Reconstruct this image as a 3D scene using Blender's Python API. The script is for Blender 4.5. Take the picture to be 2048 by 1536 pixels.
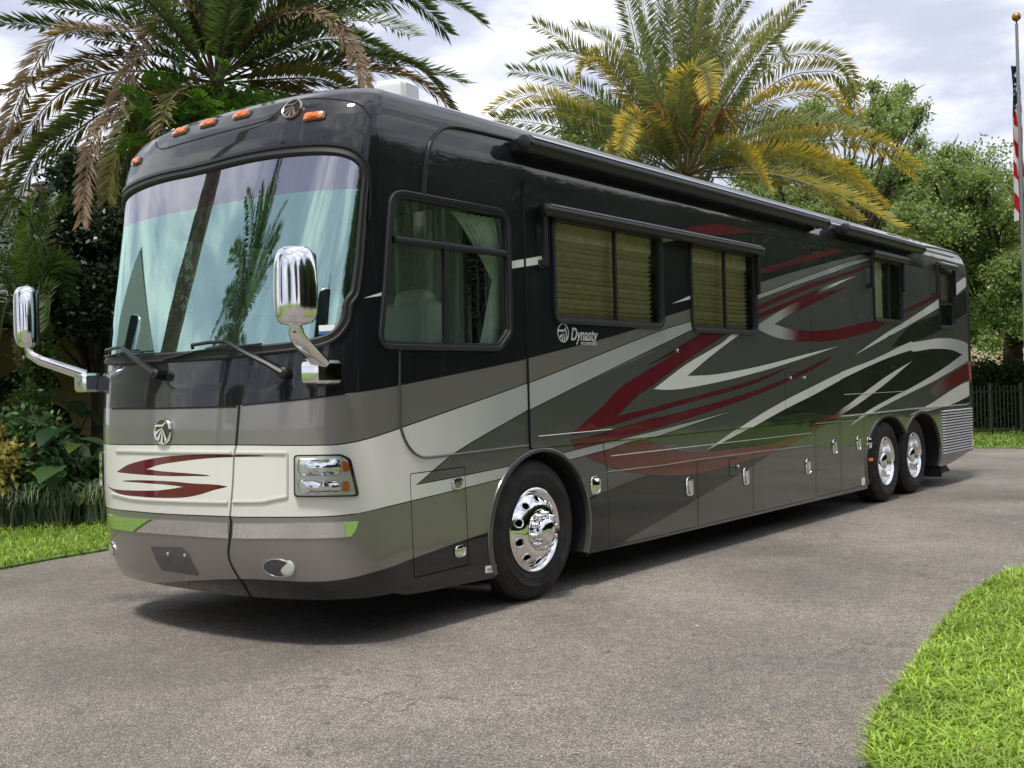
import bpy, bmesh, math, random
import numpy as np
from mathutils import Vector, Matrix
from mathutils.geometry import delaunay_2d_cdt

random.seed(7)
RNG = np.random.default_rng(11)
for o in list(bpy.data.objects):
    bpy.data.objects.remove(o)
scene = bpy.context.scene
COL = scene.collection

# ------------------------------------------------------------------ camera
FPX, YAW, PIT, ROL = 2207.76, 0.658213, 0.0060987, -0.0271537
CPOS = np.array([-3.78153, -4.76579, 1.52513])
_fw = np.array([math.cos(PIT)*math.cos(YAW), math.cos(PIT)*math.sin(YAW), math.sin(PIT)])
_r = np.cross(_fw, [0, 0, 1.0]); _r /= np.linalg.norm(_r); _u = np.cross(_r, _fw)
_c, _s = math.cos(ROL), math.sin(ROL)
CR = _c*_r+_s*_u; CU = -_s*_r+_c*_u; CF = _fw
cam_d = bpy.data.cameras.new('camera'); cam = bpy.data.objects.new('camera', cam_d); COL.objects.link(cam)
cam_d.sensor_width = 36.0; cam_d.lens = FPX/2048*36.0; cam_d.clip_start = 0.05; cam_d.clip_end = 2000
M = Matrix.Identity(4)
for i in range(3):
    M[i][0] = CR[i]; M[i][1] = CU[i]; M[i][2] = -CF[i]; M[i][3] = CPOS[i]
cam.matrix_world = M
scene.camera = cam
scene.render.resolution_x = 1024; scene.render.resolution_y = 768

# ------------------------------------------------------------------ world + sun
SUN_EL, SUN_AZ = math.radians(66), math.radians(192)      # azimuth measured from +X towards +Y: where the sun stands
world = bpy.data.worlds.new('World'); scene.world = world; world.use_nodes = True
nt = world.node_tree; nt.nodes.clear()
def N(t, tree=None, **kw):
    n = (tree or nt).nodes.new(t)
    for k, v in kw.items():
        setattr(n, k, v)
    return n
out = N('ShaderNodeOutputWorld'); bg = N('ShaderNodeBackground'); bg.inputs[1].default_value = 0.1
sky = N('ShaderNodeTexSky'); sky.sky_type = 'NISHITA'; sky.sun_disc = False
sky.sun_elevation = SUN_EL; sky.sun_rotation = math.pi/2-SUN_AZ; sky.air_density = 1.0; sky.dust_density = 2.0
tc = N('ShaderNodeTexCoord'); mp = N('ShaderNodeMapping'); mp.inputs['Scale'].default_value = (1.0, 1.0, 2.6); mp.inputs['Location'].default_value = (2.3, 1.1, .7)
nz = N('ShaderNodeTexNoise'); nz.inputs['Scale'].default_value = 3.6; nz.inputs['Detail'].default_value = 8; nz.inputs['Roughness'].default_value = 0.56
nz2 = N('ShaderNodeTexNoise'); nz2.inputs['Scale'].default_value = 1.1; nz2.inputs['Detail'].default_value = 3
addm = N('ShaderNodeMath', operation='MULTIPLY_ADD'); addm.inputs[1].default_value = 0.6
cr = N('ShaderNodeValToRGB')
cr.color_ramp.elements[0].position = 0.63; cr.color_ramp.elements[0].color = (2.4, 2.56, 3.2, 1)
cr.color_ramp.elements[1].position = 0.93; cr.color_ramp.elements[1].color = (6.0, 5.95, 5.9, 1)
e = cr.color_ramp.elements.new(0.76); e.color = (3.0, 3.15, 3.75, 1)
mx = N('ShaderNodeMixRGB'); mx.inputs[0].default_value = 0.93
L = nt.links.new
L(tc.outputs['Generated'], mp.inputs[0]); L(mp.outputs[0], nz.inputs['Vector']); L(mp.outputs[0], nz2.inputs['Vector'])
L(nz2.outputs['Fac'], addm.inputs[0]); L(nz.outputs['Fac'], addm.inputs[2]); L(addm.outputs[0], cr.inputs[0])
L(sky.outputs[0], mx.inputs[1]); L(cr.outputs[0], mx.inputs[2]); L(mx.outputs[0], bg.inputs[0]); L(bg.outputs[0], out.inputs[0])

sun_d = bpy.data.lights.new('sun', 'SUN'); sun_d.energy = 1.5; sun_d.angle = math.radians(10); sun_d.color = (1.0, 0.95, 0.87)
sun = bpy.data.objects.new('sun', sun_d); COL.objects.link(sun)
sd = Vector((math.cos(SUN_EL)*math.cos(SUN_AZ), math.cos(SUN_EL)*math.sin(SUN_AZ), math.sin(SUN_EL)))
sun.rotation_euler = sd.to_track_quat('Z', 'Y').to_euler()
vs = scene.view_settings
vs.view_transform = 'Standard'; vs.look = 'None'; vs.exposure = 1.28; vs.gamma = 1.0; vs.use_curve_mapping = False

# ------------------------------------------------------------------ helpers: pixels, tags, meshes
def rays(px):
    px = np.atleast_2d(np.asarray(px, float))
    return CF+((px[:, :1]-1024)/FPX)*CR+((768-px[:, 1:2])/FPX)*CU
def project(P):
    d = P-CPOS; z = d@CF
    return np.stack([1024+FPX*(d@CR)/z, 768-FPX*(d@CU)/z], -1)
def ground(px, z=0.0):
    d = rays(px); return CPOS+d*((z-CPOS[2])/d[:, 2:3])
def at_depth(px, dep):
    return CPOS+rays(px)*np.reshape(dep, (-1, 1))
def onside(px, Y=0.0):
    d = rays(px); return CPOS+d*((Y-CPOS[1])/d[:, 1:2])
def tag(o, label=None, cat=None, group=None, kind=None):
    if label: o['label'] = label
    if cat: o['category'] = cat
    if group: o['group'] = group
    if kind: o['kind'] = kind
    return o
def attach(o, parent):
    if parent is not None:
        o.parent = parent
        o.matrix_parent_inverse = parent.matrix_world.inverted()
def empty(name, loc, label, cat, group=None):
    o = bpy.data.objects.new(name, None); COL.objects.link(o)
    o.location = loc; o.matrix_world = Matrix.Translation(Vector(loc)); o.empty_display_size = 0.2
    return tag(o, label, cat, group)
def link(name, me, mat=None, parent=None, smooth=None):
    if mat is not None and not me.materials: me.materials.append(mat)
    o = bpy.data.objects.new(name, me); COL.objects.link(o); attach(o, parent)
    return o
def fast_mesh(name, V, F, colors=None, smooth=False):
    """V (n,3); F (m,k) int array, all faces of k corners; colors per vertex (n,3)"""
    V = np.asarray(V, np.float32); F = np.asarray(F, np.int32); k = F.shape[1]
    me = bpy.data.meshes.new(name)
    me.vertices.add(len(V)); me.vertices.foreach_set('co', V.ravel())
    me.loops.add(F.size); me.loops.foreach_set('vertex_index', F.ravel())
    me.polygons.add(len(F)); me.polygons.foreach_set('loop_start', np.arange(0, F.size, k, dtype=np.int32))
    me.polygons.foreach_set('use_smooth', np.full(len(F), smooth, bool))
    if colors is not None:
        a = me.color_attributes.new('paint', 'FLOAT_COLOR', 'POINT')
        c = np.ones((len(V), 4), np.float32); c[:, :3] = colors; a.data.foreach_set('color', c.ravel())
    me.update(calc_edges=True); me.validate()
    return me
class MB:
    """collects shapes into one mesh"""
    def __init__(s): s.v = []; s.f = []; s.c = []
    def add(s, V, F, col=None):
        n = len(s.v); s.v += [tuple(map(float, p)) for p in V]; s.f += [tuple(int(i)+n for i in f) for f in F]
        if col is not None: s.c += [tuple(col)]*len(V)
        return s
    def box(s, c, size, R=None, col=None, taper=1.0):
        hx, hy, hz = np.array(size)/2.0; V = []
        for z in (-1, 1):
            t = 1.0 if z < 0 else taper
            for x, y in ((-1, -1), (1, -1), (1, 1), (-1, 1)): V.append((x*hx*t, y*hy*t, z*hz))
        V = np.array(V)
        if R is not None: V = V@np.array(R).T
        return s.add(V+np.array(c), [(3, 2, 1, 0), (4, 5, 6, 7), (0, 1, 5, 4), (1, 2, 6, 5), (2, 3, 7, 6), (3, 0, 4, 7)], col)
    def rbox(s, c, size, r=0.02, R=None, n=3, axis=2, col=None):
        """box with rounded vertical edges along axis and a small bevel at both ends"""
        size = np.array(size, float); ax = [a for a in (0, 1, 2) if a != axis]
        hw, hh = size[ax[0]]/2, size[ax[1]]/2; r = min(r, hw*.98, hh*.98); hd = size[axis]/2; b = min(r*.6, hd*.6)
        def ring(ins):
            pts = []
            for k, (sx, sy) in enumerate(((1, 1), (-1, 1), (-1, -1), (1, -1))):
                for i in range(n+1):
                    a = math.pi/2*(k+i/n); pts.append((sx*(hw-r)+(r-ins)*math.cos(a), sy*(hh-r)+(r-ins)*math.sin(a)))
            return pts
        V = []; m = 4*(n+1)
        for ins, d in ((b, -hd), (0, -hd+b), (0, hd-b), (b, hd)):
            for p in ring(ins):
                q = [0, 0, 0]; q[ax[0]] = p[0]; q[ax[1]] = p[1]; q[axis] = d; V.append(q)
        V = np.array(V); F = []
        for k in range(3):
            for i in range(m): F.append((k*m+i, k*m+(i+1) % m, (k+1)*m+(i+1) % m, (k+1)*m+i))
        F.append(tuple(range(m-1, -1, -1))); F.append(tuple(range(3*m, 4*m)))
        if axis == 1: F = [f[::-1] for f in F]
        if R is not None: V = V@np.array(R).T
        return s.add(V+np.array(c), F, col)
    def tube(s, pts, r, n=8, cap=True, col=None, flat=1.0):
        P = np.array(pts, float); m = len(P); r = np.broadcast_to(r, (m,))
        T = np.gradient(P, axis=0); T /= np.linalg.norm(T, axis=1)[:, None]+1e-12
        a = np.array([0, 0, 1.0]) if abs(T[0][2]) < .9 else np.array([1.0, 0, 0])
        V = []
        nrm = np.cross(T[0], a); nrm /= np.linalg.norm(nrm)
        for i in range(m):
            nrm = nrm-T[i]*(nrm@T[i]); nrm /= np.linalg.norm(nrm)+1e-12; b = np.cross(T[i], nrm)
            for k in range(n):
                t = 2*math.pi*k/n; V.append(P[i]+r[i]*(math.cos(t)*nrm+flat*math.sin(t)*b))
        F = []
        for i in range(m-1):
            for k in range(n): F.append((i*n+k, i*n+(k+1) % n, (i+1)*n+(k+1) % n, (i+1)*n+k))
        if cap: F.append(tuple(range(n-1, -1, -1))); F.append(tuple(range((m-1)*n, m*n)))
        return s.add(V, F, col)
    def lathe(s, prof, origin, axis, n=32, col=None, start=None):
        """prof: (radius, along axis)"""
        ax = np.array(axis, float); ax /= np.linalg.norm(ax)
        a = np.array([0, 0, 1.0]) if abs(ax[2]) < .9 else np.array([1.0, 0, 0])
        e1 = a-ax*(a@ax); e1 /= np.linalg.norm(e1); e2 = np.cross(ax, e1); V = []
        for (r, h) in prof:
            for k in range(n):
                t = 2*math.pi*k/n; V.append(np.array(origin)+ax*h+r*(math.cos(t)*e1+math.sin(t)*e2))
        F = []
        for i in range(len(prof)-1):
            for k in range(n): F.append((i*n+k, i*n+(k+1) % n, (i+1)*n+(k+1) % n, (i+1)*n+k))
        if prof[0][0] > 1e-4: pass
        return s.add(V, F, col)
    def mesh(s, name, smooth=True, angle=35):
        me = bpy.data.meshes.new(name); me.from_pydata(s.v, [], s.f)
        if s.c and len(s.c) == len(s.v):
            a = me.color_attributes.new('paint', 'FLOAT_COLOR', 'POINT')
            c = np.ones((len(s.v), 4), np.float32); c[:, :3] = s.c; a.data.foreach_set('color', c.ravel())
        me.validate(); me.update()
        if smooth:
            me.polygons.foreach_set('use_smooth', np.ones(len(me.polygons), bool))
            try: me.set_sharp_from_angle(angle=math.radians(angle))
            except Exception: pass
        return me
    def build(s, name, mat, parent=None, smooth=True, angle=35):
        return link(name, s.mesh(name, smooth, angle), mat, parent)

# ------------------------------------------------------------------ materials
def new_mat(name):
    m = bpy.data.materials.new(name); m.use_nodes = True; t = m.node_tree
    b = t.nodes['Principled BSDF']; return m, t, b
def sset(b, **kw):
    for k, v in kw.items(): b.inputs[k.replace('_', ' ')].default_value = v
def simple(name, col, rough=0.5, metal=0.0, coat=0.0, bump=0.0, bscale=200, var=0.0, vscale=8, spec=None):
    m, t, b = new_mat(name); sset(b, Base_Color=(*col, 1), Roughness=rough, Metallic=metal, Coat_Weight=coat, Coat_Roughness=0.05)
    if spec is not None: b.inputs['Specular IOR Level'].default_value = spec
    if var or bump:
        tc = N('ShaderNodeTexCoord', t); n = N('ShaderNodeTexNoise', t); n.inputs['Scale'].default_value = vscale; n.inputs['Detail'].default_value = 5
        t.links.new(tc.outputs['Object'], n.inputs['Vector'])
        if var:
            r = N('ShaderNodeMapRange', t); r.inputs[1].default_value = .3; r.inputs[2].default_value = .7; r.inputs[3].default_value = 1-var; r.inputs[4].default_value = 1+var
            h = N('ShaderNodeMixRGB', t, blend_type='MULTIPLY'); h.inputs[0].default_value = 1; h.inputs[1].default_value = (*col, 1)
            t.links.new(n.outputs['Fac'], r.inputs[0]); t.links.new(r.outputs[0], h.inputs[2]); t.links.new(h.outputs[0], b.inputs['Base Color'])
        if bump:
            n2 = N('ShaderNodeTexNoise', t); n2.inputs['Scale'].default_value = bscale; n2.inputs['Detail'].default_value = 3
            t.links.new(tc.outputs['Object'], n2.inputs['Vector'])
            bp = N('ShaderNodeBump', t); bp.inputs['Strength'].default_value = bump; bp.inputs['Distance'].default_value = 0.01
            t.links.new(n2.outputs['Fac'], bp.inputs['Height']); t.links.new(bp.outputs[0], b.inputs['Normal'])
    return m
def attr_mat(name, rough=0.5, metal=0.0, coat=0.0, transl=0.0, spec=0.5, var=0.0):
    """colour comes from the mesh attribute 'paint'"""
    m, t, b = new_mat(name); sset(b, Roughness=rough, Metallic=metal, Coat_Weight=coat, Coat_Roughness=0.04)
    b.inputs['Specular IOR Level'].default_value = spec
    a = N('ShaderNodeAttribute', t); a.attribute_name = 'paint'; src = a.outputs['Color']
    t.links.new(src, b.inputs['Base Color'])
    if transl:
        tr = N('ShaderNodeBsdfTranslucent', t); mix = N('ShaderNodeMixShader', t); mix.inputs[0].default_value = transl
        g = N('ShaderNodeMixRGB', t, blend_type='MULTIPLY'); g.inputs[0].default_value = 1; g.inputs[2].default_value = (1.15, 1.1, .6, 1)
        t.links.new(src, g.inputs[1]); t.links.new(g.outputs[0], tr.inputs[0])
        t.links.new(b.outputs[0], mix.inputs[1]); t.links.new(tr.outputs[0], mix.inputs[2])
        t.links.new(mix.outputs[0], t.nodes['Material Output'].inputs[0])
    return m
LEAF = attr_mat('leaf', rough=0.40, transl=0.42, spec=0.45)
GLOSSLEAF = attr_mat('gloss_leaf', rough=0.35, transl=0.2, spec=0.5)
DEADLEAF = attr_mat('dry_leaf', rough=0.8, transl=0.15, spec=0.1)
BARK = simple('bark', (0.07, 0.055, 0.04), 0.9, bump=0.8, bscale=25, var=0.35, vscale=6)
PALMBARK = simple('palm_bark', (0.16, 0.12, 0.08), 0.95, bump=0.8, bscale=30, var=0.4, vscale=9)
# ------------------------------------------------------------------ ground, driveway, lawns
def asphalt_mat():
    m, t, b = new_mat('asphalt'); tc = N('ShaderNodeTexCoord', t); O = tc.outputs['Object']
    def noise(sc, det=4, rough=.55):
        n = N('ShaderNodeTexNoise', t); n.inputs['Scale'].default_value = sc; n.inputs['Detail'].default_value = det; n.inputs['Roughness'].default_value = rough
        t.links.new(O, n.inputs['Vector']); return n.outputs['Fac']
    vor = N('ShaderNodeTexVoronoi', t); vor.inputs['Scale'].default_value = 190; t.links.new(O, vor.inputs['Vector'])
    vor2 = N('ShaderNodeTexVoronoi', t); vor2.inputs['Scale'].default_value = 300; t.links.new(O, vor2.inputs['Vector'])
    sep = N('ShaderNodeSeparateColor', t); t.links.new(vor.outputs['Color'], sep.inputs[0])
    r1 = N('ShaderNodeValToRGB', t); cr = r1.color_ramp
    cr.elements[0].position = 0.0; cr.elements[0].color = (.072, .064, .056, 1); cr.elements[1].position = 1.0; cr.elements[1].color = (.48, .42, .36, 1)
    e = cr.elements.new(.35); e.color = (.138, .122, .106, 1); e = cr.elements.new(.75); e.color = (.222, .197, .171, 1)
    t.links.new(sep.outputs[0], r1.inputs[0])
    big = N('ShaderNodeMapRange', t); big.inputs[1].default_value = .3; big.inputs[2].default_value = .72; big.inputs[3].default_value = .60; big.inputs[4].default_value = 1.38
    t.links.new(noise(.42, 6, .6), big.inputs[0])
    mid = N('ShaderNodeMapRange', t); mid.inputs[1].default_value = .3; mid.inputs[2].default_value = .7; mid.inputs[3].default_value = .84; mid.inputs[4].default_value = 1.14
    t.links.new(noise(9, 5, .65), mid.inputs[0])
    mul = N('ShaderNodeMath', t, operation='MULTIPLY'); t.links.new(big.outputs[0], mul.inputs[0]); t.links.new(mid.outputs[0], mul.inputs[1])
    # hairline cracks
    vc = N('ShaderNodeTexVoronoi', t, feature='DISTANCE_TO_EDGE'); vc.inputs['Scale'].default_value = .42
    wob = N('ShaderNodeTexNoise', t); wob.inputs['Scale'].default_value = 2.2; wob.inputs['Detail'].default_value = 6; t.links.new(O, wob.inputs['Vector'])
    wm = N('ShaderNodeMixRGB', t, blend_type='ADD'); wm.inputs[0].default_value = 1.1; t.links.new(O, wm.inputs[1]); t.links.new(wob.outputs['Color'], wm.inputs[2]); t.links.new(wm.outputs[0], vc.inputs['Vector'])
    ck = N('ShaderNodeMapRange', t); ck.inputs[1].default_value = 0.0; ck.inputs[2].default_value = .006; ck.inputs[3].default_value = .0; ck.inputs[4].default_value = 1.0
    t.links.new(vc.outputs['Distance'], ck.inputs[0])
    gate = N('ShaderNodeMath', t, operation='GREATER_THAN'); gate.inputs[1].default_value = .55; t.links.new(noise(.5, 2), gate.inputs[0])
    mxk = N('ShaderNodeMath', t, operation='MAXIMUM'); t.links.new(ck.outputs[0], mxk.inputs[0])
    inv = N('ShaderNodeMath', t, operation='SUBTRACT'); inv.inputs[0].default_value = 1.0; t.links.new(gate.outputs[0], inv.inputs[1]); t.links.new(inv.outputs[0], mxk.inputs[1])
    ckr = N('ShaderNodeMapRange', t); ckr.inputs[3].default_value = .55; ckr.inputs[4].default_value = 1.0; t.links.new(mxk.outputs[0], ckr.inputs[0])
    mul2 = N('ShaderNodeMath', t, operation='MULTIPLY'); t.links.new(mul.outputs[0], mul2.inputs[0]); t.links.new(ckr.outputs[0], mul2.inputs[1])
    cm = N('ShaderNodeMixRGB', t, blend_type='MULTIPLY'); cm.inputs[0].default_value = 1
    t.links.new(r1.outputs[0], cm.inputs[1]); t.links.new(mul2.outputs[0], cm.inputs[2]); t.links.new(cm.outputs[0], b.inputs['Base Color'])
    rr = N('ShaderNodeMapRange', t); rr.inputs[1].default_value = .35; rr.inputs[2].default_value = .65; rr.inputs[3].default_value = .62; rr.inputs[4].default_value = .9
    t.links.new(noise(.8, 4), rr.inputs[0]); t.links.new(rr.outputs[0], b.inputs['Roughness'])
    bp = N('ShaderNodeBump', t); bp.inputs['Strength'].default_value = .55; bp.inputs['Distance'].default_value = .006
    ah = N('ShaderNodeMath', t, operation='ADD'); t.links.new(vor.outputs['Distance'], ah.inputs[0]); t.links.new(vor2.outputs['Distance'], ah.inputs[1])
    t.links.new(ah.outputs[0], bp.inputs['Height']); t.links.new(bp.outputs[0], b.inputs['Normal'])
    return m
ASPHALT = asphalt_mat()
TURF = simple('turf_soil', (0.11, 0.19, 0.026), 0.95, bump=.9, bscale=60, var=.6, vscale=24)
SOIL = simple('mulch', (0.035, 0.024, 0.016), 0.95, bump=1.0, bscale=40, var=.5, vscale=20)
def sheet(name, pts, z, mat, h=0.0, n=None):
    """flat polygon; h > 0 gives it a skirt down to z-h"""
    m = MB(); P = [(p[0], p[1], z) for p in pts]; k = len(P)
    m.add(P, [tuple(range(k))])
    if h: m.add(P+[(p[0], p[1], z-h) for p in P], [(i, (i+1) % k, k+(i+1) % k, k+i)[::-1] for i in range(k)])
    o = m.build(name, mat, None, smooth=False); tag(o, kind='structure'); return o
def ccw(p):
    p = [tuple(q[:2]) for q in p]
    a = sum(p[i][0]*p[(i+1) % len(p)][1]-p[(i+1) % len(p)][0]*p[i][1] for i in range(len(p)))
    return p if a > 0 else p[::-1]
sheet('ground', [(-420, -420), (420, -420), (420, 420), (-420, 420)], -0.006, TURF)
sheet('driveway', [(-26, -30), (30, -30), (34, 2.4), (33, 9), (-26, 9)], 0.0, ASPHALT)
# lawn island on the right
isl_px = [(1735, 1536), (1742, 1480), (1757, 1440), (1790, 1400), (1828, 1345), (1870, 1280), (1915, 1222), (1960, 1182), (2005, 1158), (2048, 1143)]
ISL = [tuple(p[:2]) for p in ground(isl_px)]
e0 = ISL[0]
ISL = [(-2.2, -7.5), (-1.0, -4.6), (-.2, -3.65)]+ISL+[(7.2, -2.9), (9.5, -4.0), (11.0, -6.0), (10, -9)]
ISL = ccw(ISL); sheet('lawn_island', ISL, 0.028, TURF, 0.034)
LFT = ccw([(-26, 1.2), (-6, 3.9), (-1.5, 4.75), (1.37, 5.24), (1.95, 5.38), (2.57, 5.45), (6, 5.2), (14, 5.0), (19, 5.6), (20.5, 8.0), (20.5, 60), (-26, 60)]); sheet('lawn_strip', LFT, 0.022, TURF, 0.028)
BCK = ccw([(21.45, -14), (21.3, -2), (21.4, 1.5), (21.2, 2.4), (20.9, 7.9), (20.9, 60), (80, 60), (80, -14)]); sheet('lawn_far', BCK, 0.022, TURF, 0.028)
def inpoly(P, poly):
    P = np.asarray(P); x, y = P[:, 0], P[:, 1]; r = np.zeros(len(P), bool); n = len(poly); pl = np.asarray(poly)
    j = n-1
    for i in range(n):
        xi, yi = pl[i]; xj, yj = pl[j]
        if yi != yj:
            c = ((yi > y) != (yj > y)) & (x < (xj-xi)*(y-yi)/(yj-yi)+xi); r ^= c
        j = i
    return r
def blades(P, h, w, lean, col0, col1, hv=.4, rng=RNG, curl=.6, dead=.03):
    """P (n,3) roots -> five-vertex bent blades"""
    n = len(P); a = rng.uniform(0, 2*math.pi, n); hh = h*(1+hv*rng.standard_normal(n)).clip(.35, 2.); ww = w*rng.uniform(.7, 1.3, n)
    d = np.stack([np.cos(a), np.sin(a), 0*a], 1); sd_ = np.stack([-np.sin(a), np.cos(a), 0*a], 1); ln = (lean*rng.uniform(.2, 1.6, n))[:, None]
    up = np.array([0, 0, 1.0]); H = hh[:, None]
    mid = P+d*H*ln*.35+up*H*.62; tip = P+d*H*ln*(1+curl*.4)+up*H*(1-.35*ln*curl)
    V = np.stack([P-sd_*ww[:, None]/2, P+sd_*ww[:, None]/2, mid-sd_*ww[:, None]*.42, mid+sd_*ww[:, None]*.42, tip], 1).reshape(-1, 3)
    k = np.arange(n)[:, None]*5
    F = np.concatenate([k+np.array([[0, 1, 3]]), k+np.array([[0, 3, 2]]), k+np.array([[2, 3, 4]])], 0)
    m = rng.uniform(0, 1, (n, 1)); c = np.array(col0)*(1-m)+np.array(col1)*m
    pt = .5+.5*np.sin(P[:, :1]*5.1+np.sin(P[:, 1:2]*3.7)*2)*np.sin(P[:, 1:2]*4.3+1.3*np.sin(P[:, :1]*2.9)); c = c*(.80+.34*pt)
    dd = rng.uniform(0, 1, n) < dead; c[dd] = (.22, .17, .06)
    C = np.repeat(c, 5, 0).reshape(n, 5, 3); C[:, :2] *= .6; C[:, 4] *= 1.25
    return V, F, C.reshape(-1, 3)
def arch_blades(P, L, H, w, col0, col1, rng, ns=6):
    """strappy leaves that rise and bow over"""
    n = len(P); a = rng.uniform(0, 2*math.pi, n); d = np.stack([np.cos(a), np.sin(a), 0*a], 1); s = np.stack([-np.sin(a), np.cos(a), 0*a], 1); l = (L*rng.uniform(.35, 1.25, n))[:, None]; h = (H*rng.uniform(.7, 1.2, n))[:, None]; V = []
    for k in range(ns+1):
        t = k/ns; c = P+d*l*t**1.25+np.array([0, 0, 1.])*h*np.sin(math.pi*(.80-.12*rng.uniform(0, 1))*t)/1.0; ww = w*(1-t**2.2)*.5+.0008; V += [c-s*ww, c+s*ww]
    V = np.stack(V, 1).reshape(-1, 3); m = 2*(ns+1); b = np.arange(n)[:, None]*m; F = np.concatenate([b+np.array([[2*k, 2*k+1, 2*k+3, 2*k+2]]) for k in range(ns)])
    mix = rng.uniform(0, 1, (n, 1)); c = np.array(col0)*(1-mix)+np.array(col1)*mix; return V, F, np.repeat(c, m, 0)
def scatter(poly, n, rng=RNG, keep=None):
    pl = np.asarray(poly); lo = pl.min(0); hi = pl.max(0); P = rng.uniform(lo, hi, (n, 2)); P = P[inpoly(P, poly)]
    if keep is not None: P = P[keep(P)]
    return P
def in_view(P, z=0, mar=60):
    Q = np.c_[P, np.full(len(P), z)]; dd = (Q-CPOS)@CF; px = project(Q)
    return (dd > .3) & (px[:, 0] > -mar) & (px[:, 0] < 2048+mar) & (px[:, 1] > 600) & (px[:, 1] < 1536+160)
GRASSCOL = ((.17, .31, .03), (.50, .66, .12))
# near island: thick lawn
P = scatter(ISL, 900000, keep=lambda q: in_view(q, 0, 350))
dist = np.linalg.norm(P-CPOS[:2], axis=1); P = P[RNG.uniform(0, 1, len(P)) < np.clip((4.2/dist)**1.5, .06, 1)]
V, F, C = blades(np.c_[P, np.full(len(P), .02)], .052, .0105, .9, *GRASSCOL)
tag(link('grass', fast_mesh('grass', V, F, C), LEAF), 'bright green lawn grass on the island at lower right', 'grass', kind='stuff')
NGRASS = len(P)
# trailing runners over the asphalt edge
P = scatter(LFT, 1500000, keep=lambda q: in_view(q, 0, 300) & (q[:, 1] < 9.0) & (q[:, 0] < 7))
P = P[RNG.uniform(0, 1, len(P)) < .9][:110000]
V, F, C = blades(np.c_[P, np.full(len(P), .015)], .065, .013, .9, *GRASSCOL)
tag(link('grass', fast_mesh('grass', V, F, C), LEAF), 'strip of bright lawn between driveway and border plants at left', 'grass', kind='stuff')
P = scatter(BCK, 600000, keep=lambda q: in_view(q) & (q[:, 0] < 36))[:60000]
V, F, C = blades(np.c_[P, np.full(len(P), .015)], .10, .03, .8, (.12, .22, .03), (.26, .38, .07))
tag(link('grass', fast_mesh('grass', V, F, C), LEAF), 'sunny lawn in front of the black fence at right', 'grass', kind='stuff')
print('blades', NGRASS)
# ------------------------------------------------------------------ motorhome: surface
W = 2.56; YC = W/2; XC0, XRS0, XR0 = 1.15, 13.72, 14.02; PW = 2.5
T = np.array([  # v, z, side inset, front centre x, corner start x, rear x, rear corner start
 (.15, .15, .0, .70, 1.15, 14.0, 13.7), (.30, .30, 0, .57, 1.15, 14.0, 13.7), (.36, .36, 0, .515, 1.15, 14.02, 13.72), (.5, .5, 0, .46, 1.15, 14.02, 13.72), (.65, .65, 0, .427, 1.15, 14.02, 13.72),
 (.9, .9, 0, .405, 1.15, 14.02, 13.72), (1.33, 1.33, 0, .41, 1.15, 14.02, 13.72), (1.6, 1.6, 0, .43, 1.15, 14.02, 13.72), (1.8, 1.8, 0, .462, 1.15, 14.02, 13.72),
 (3.0, 3.0, 0, .735, 1.15, 14.0, 13.72), (3.05, 3.05, 0, .746, 1.15, 14.0, 13.72), (3.15, 3.15, .004, .768, 1.15, 13.98, 13.70), (3.25, 3.25, .018, .80, 1.17, 13.95, 13.66),
 (3.33, 3.33, .035, .835, 1.2, 13.9, 13.6), (3.40, 3.40, .065, .885, 1.25, 13.82, 13.5), (3.46, 3.452, .115, .95, 1.33, 13.72, 13.4), (3.52, 3.492, .20, 1.04, 1.44, 13.6, 13.25),
 (3.60, 3.53, .42, 1.2, 1.62, 13.4, 13.0), (3.70, 3.56, .84, 1.6, 2.0, 13.0, 12.6), (3.80, 3.57, 1.27, 2.0, 2.4, 12.6, 12.2)])
def smoothtab(c):
    return lambda v: np.interp(v, T[:, 0], T[:, c])
tz, ty, txf, txc, txr, txs = [smoothtab(c) for c in range(1, 7)]
def _arc(a, p, hy, n=800):
    th = np.linspace(0, math.pi, n); x = a*(1-np.sin(th).clip(0)**(2/p)); y = -np.sign(np.cos(th))*np.abs(np.cos(th))**(2/p)*hy
    s = np.r_[0, np.cumsum(np.hypot(np.diff(x), np.diff(y)))]; return th, s
_thF, _sF = _arc(XC0-.41, PW, YC); LF = _sF[-1]
_thR, _sR = _arc(.3, 4.0, YC); LR = _sR[-1]
LS = XRS0-XC0
def surf(u, v):
    """body skin: u runs along the near side (0..LS, metres), negative over the front, v is height (then over the roof)"""
    u, v = np.broadcast_arrays(np.asarray(u, float), np.asarray(v, float)); v = np.clip(v, .15, 3.8)
    z = tz(v); y0 = ty(v); xf = txf(v); xc = txc(v); xr = txr(v); xs = txs(v); hy = YC-y0
    X = np.empty(u.shape); Y = np.empty(u.shape)
    m = (u >= 0) & (u <= LS); X = np.where(m, xc+(u/LS)*(xs-xc), X); Y = np.where(m, y0, Y)
    th = np.interp(-u, _sF, _thF); st = np.sin(th).clip(0)**(2/PW); ct = np.sign(np.cos(th))*np.abs(np.cos(th))**(2/PW)
    m = (u < 0) & (u >= -LF); X = np.where(m, xf+(xc-xf)*(1-st), X); Y = np.where(m, YC-hy*ct, Y)
    m = u < -LF; X = np.where(m, xc+((-u-LF)/LS)*(xs-xc), X); Y = np.where(m, W-y0, Y)
    th = np.interp(u-LS, _sR, _thR); st = np.sin(th).clip(0)**.5; ct = np.sign(np.cos(th))*np.abs(np.cos(th))**.5
    m = u > LS; X = np.where(m, xr-(xr-xs)*(1-st), X); Y = np.where(m, YC-hy*ct, Y)
    # lower rear tail sweeps up
    return np.stack([X, Y, z+0*X], -1)
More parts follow.
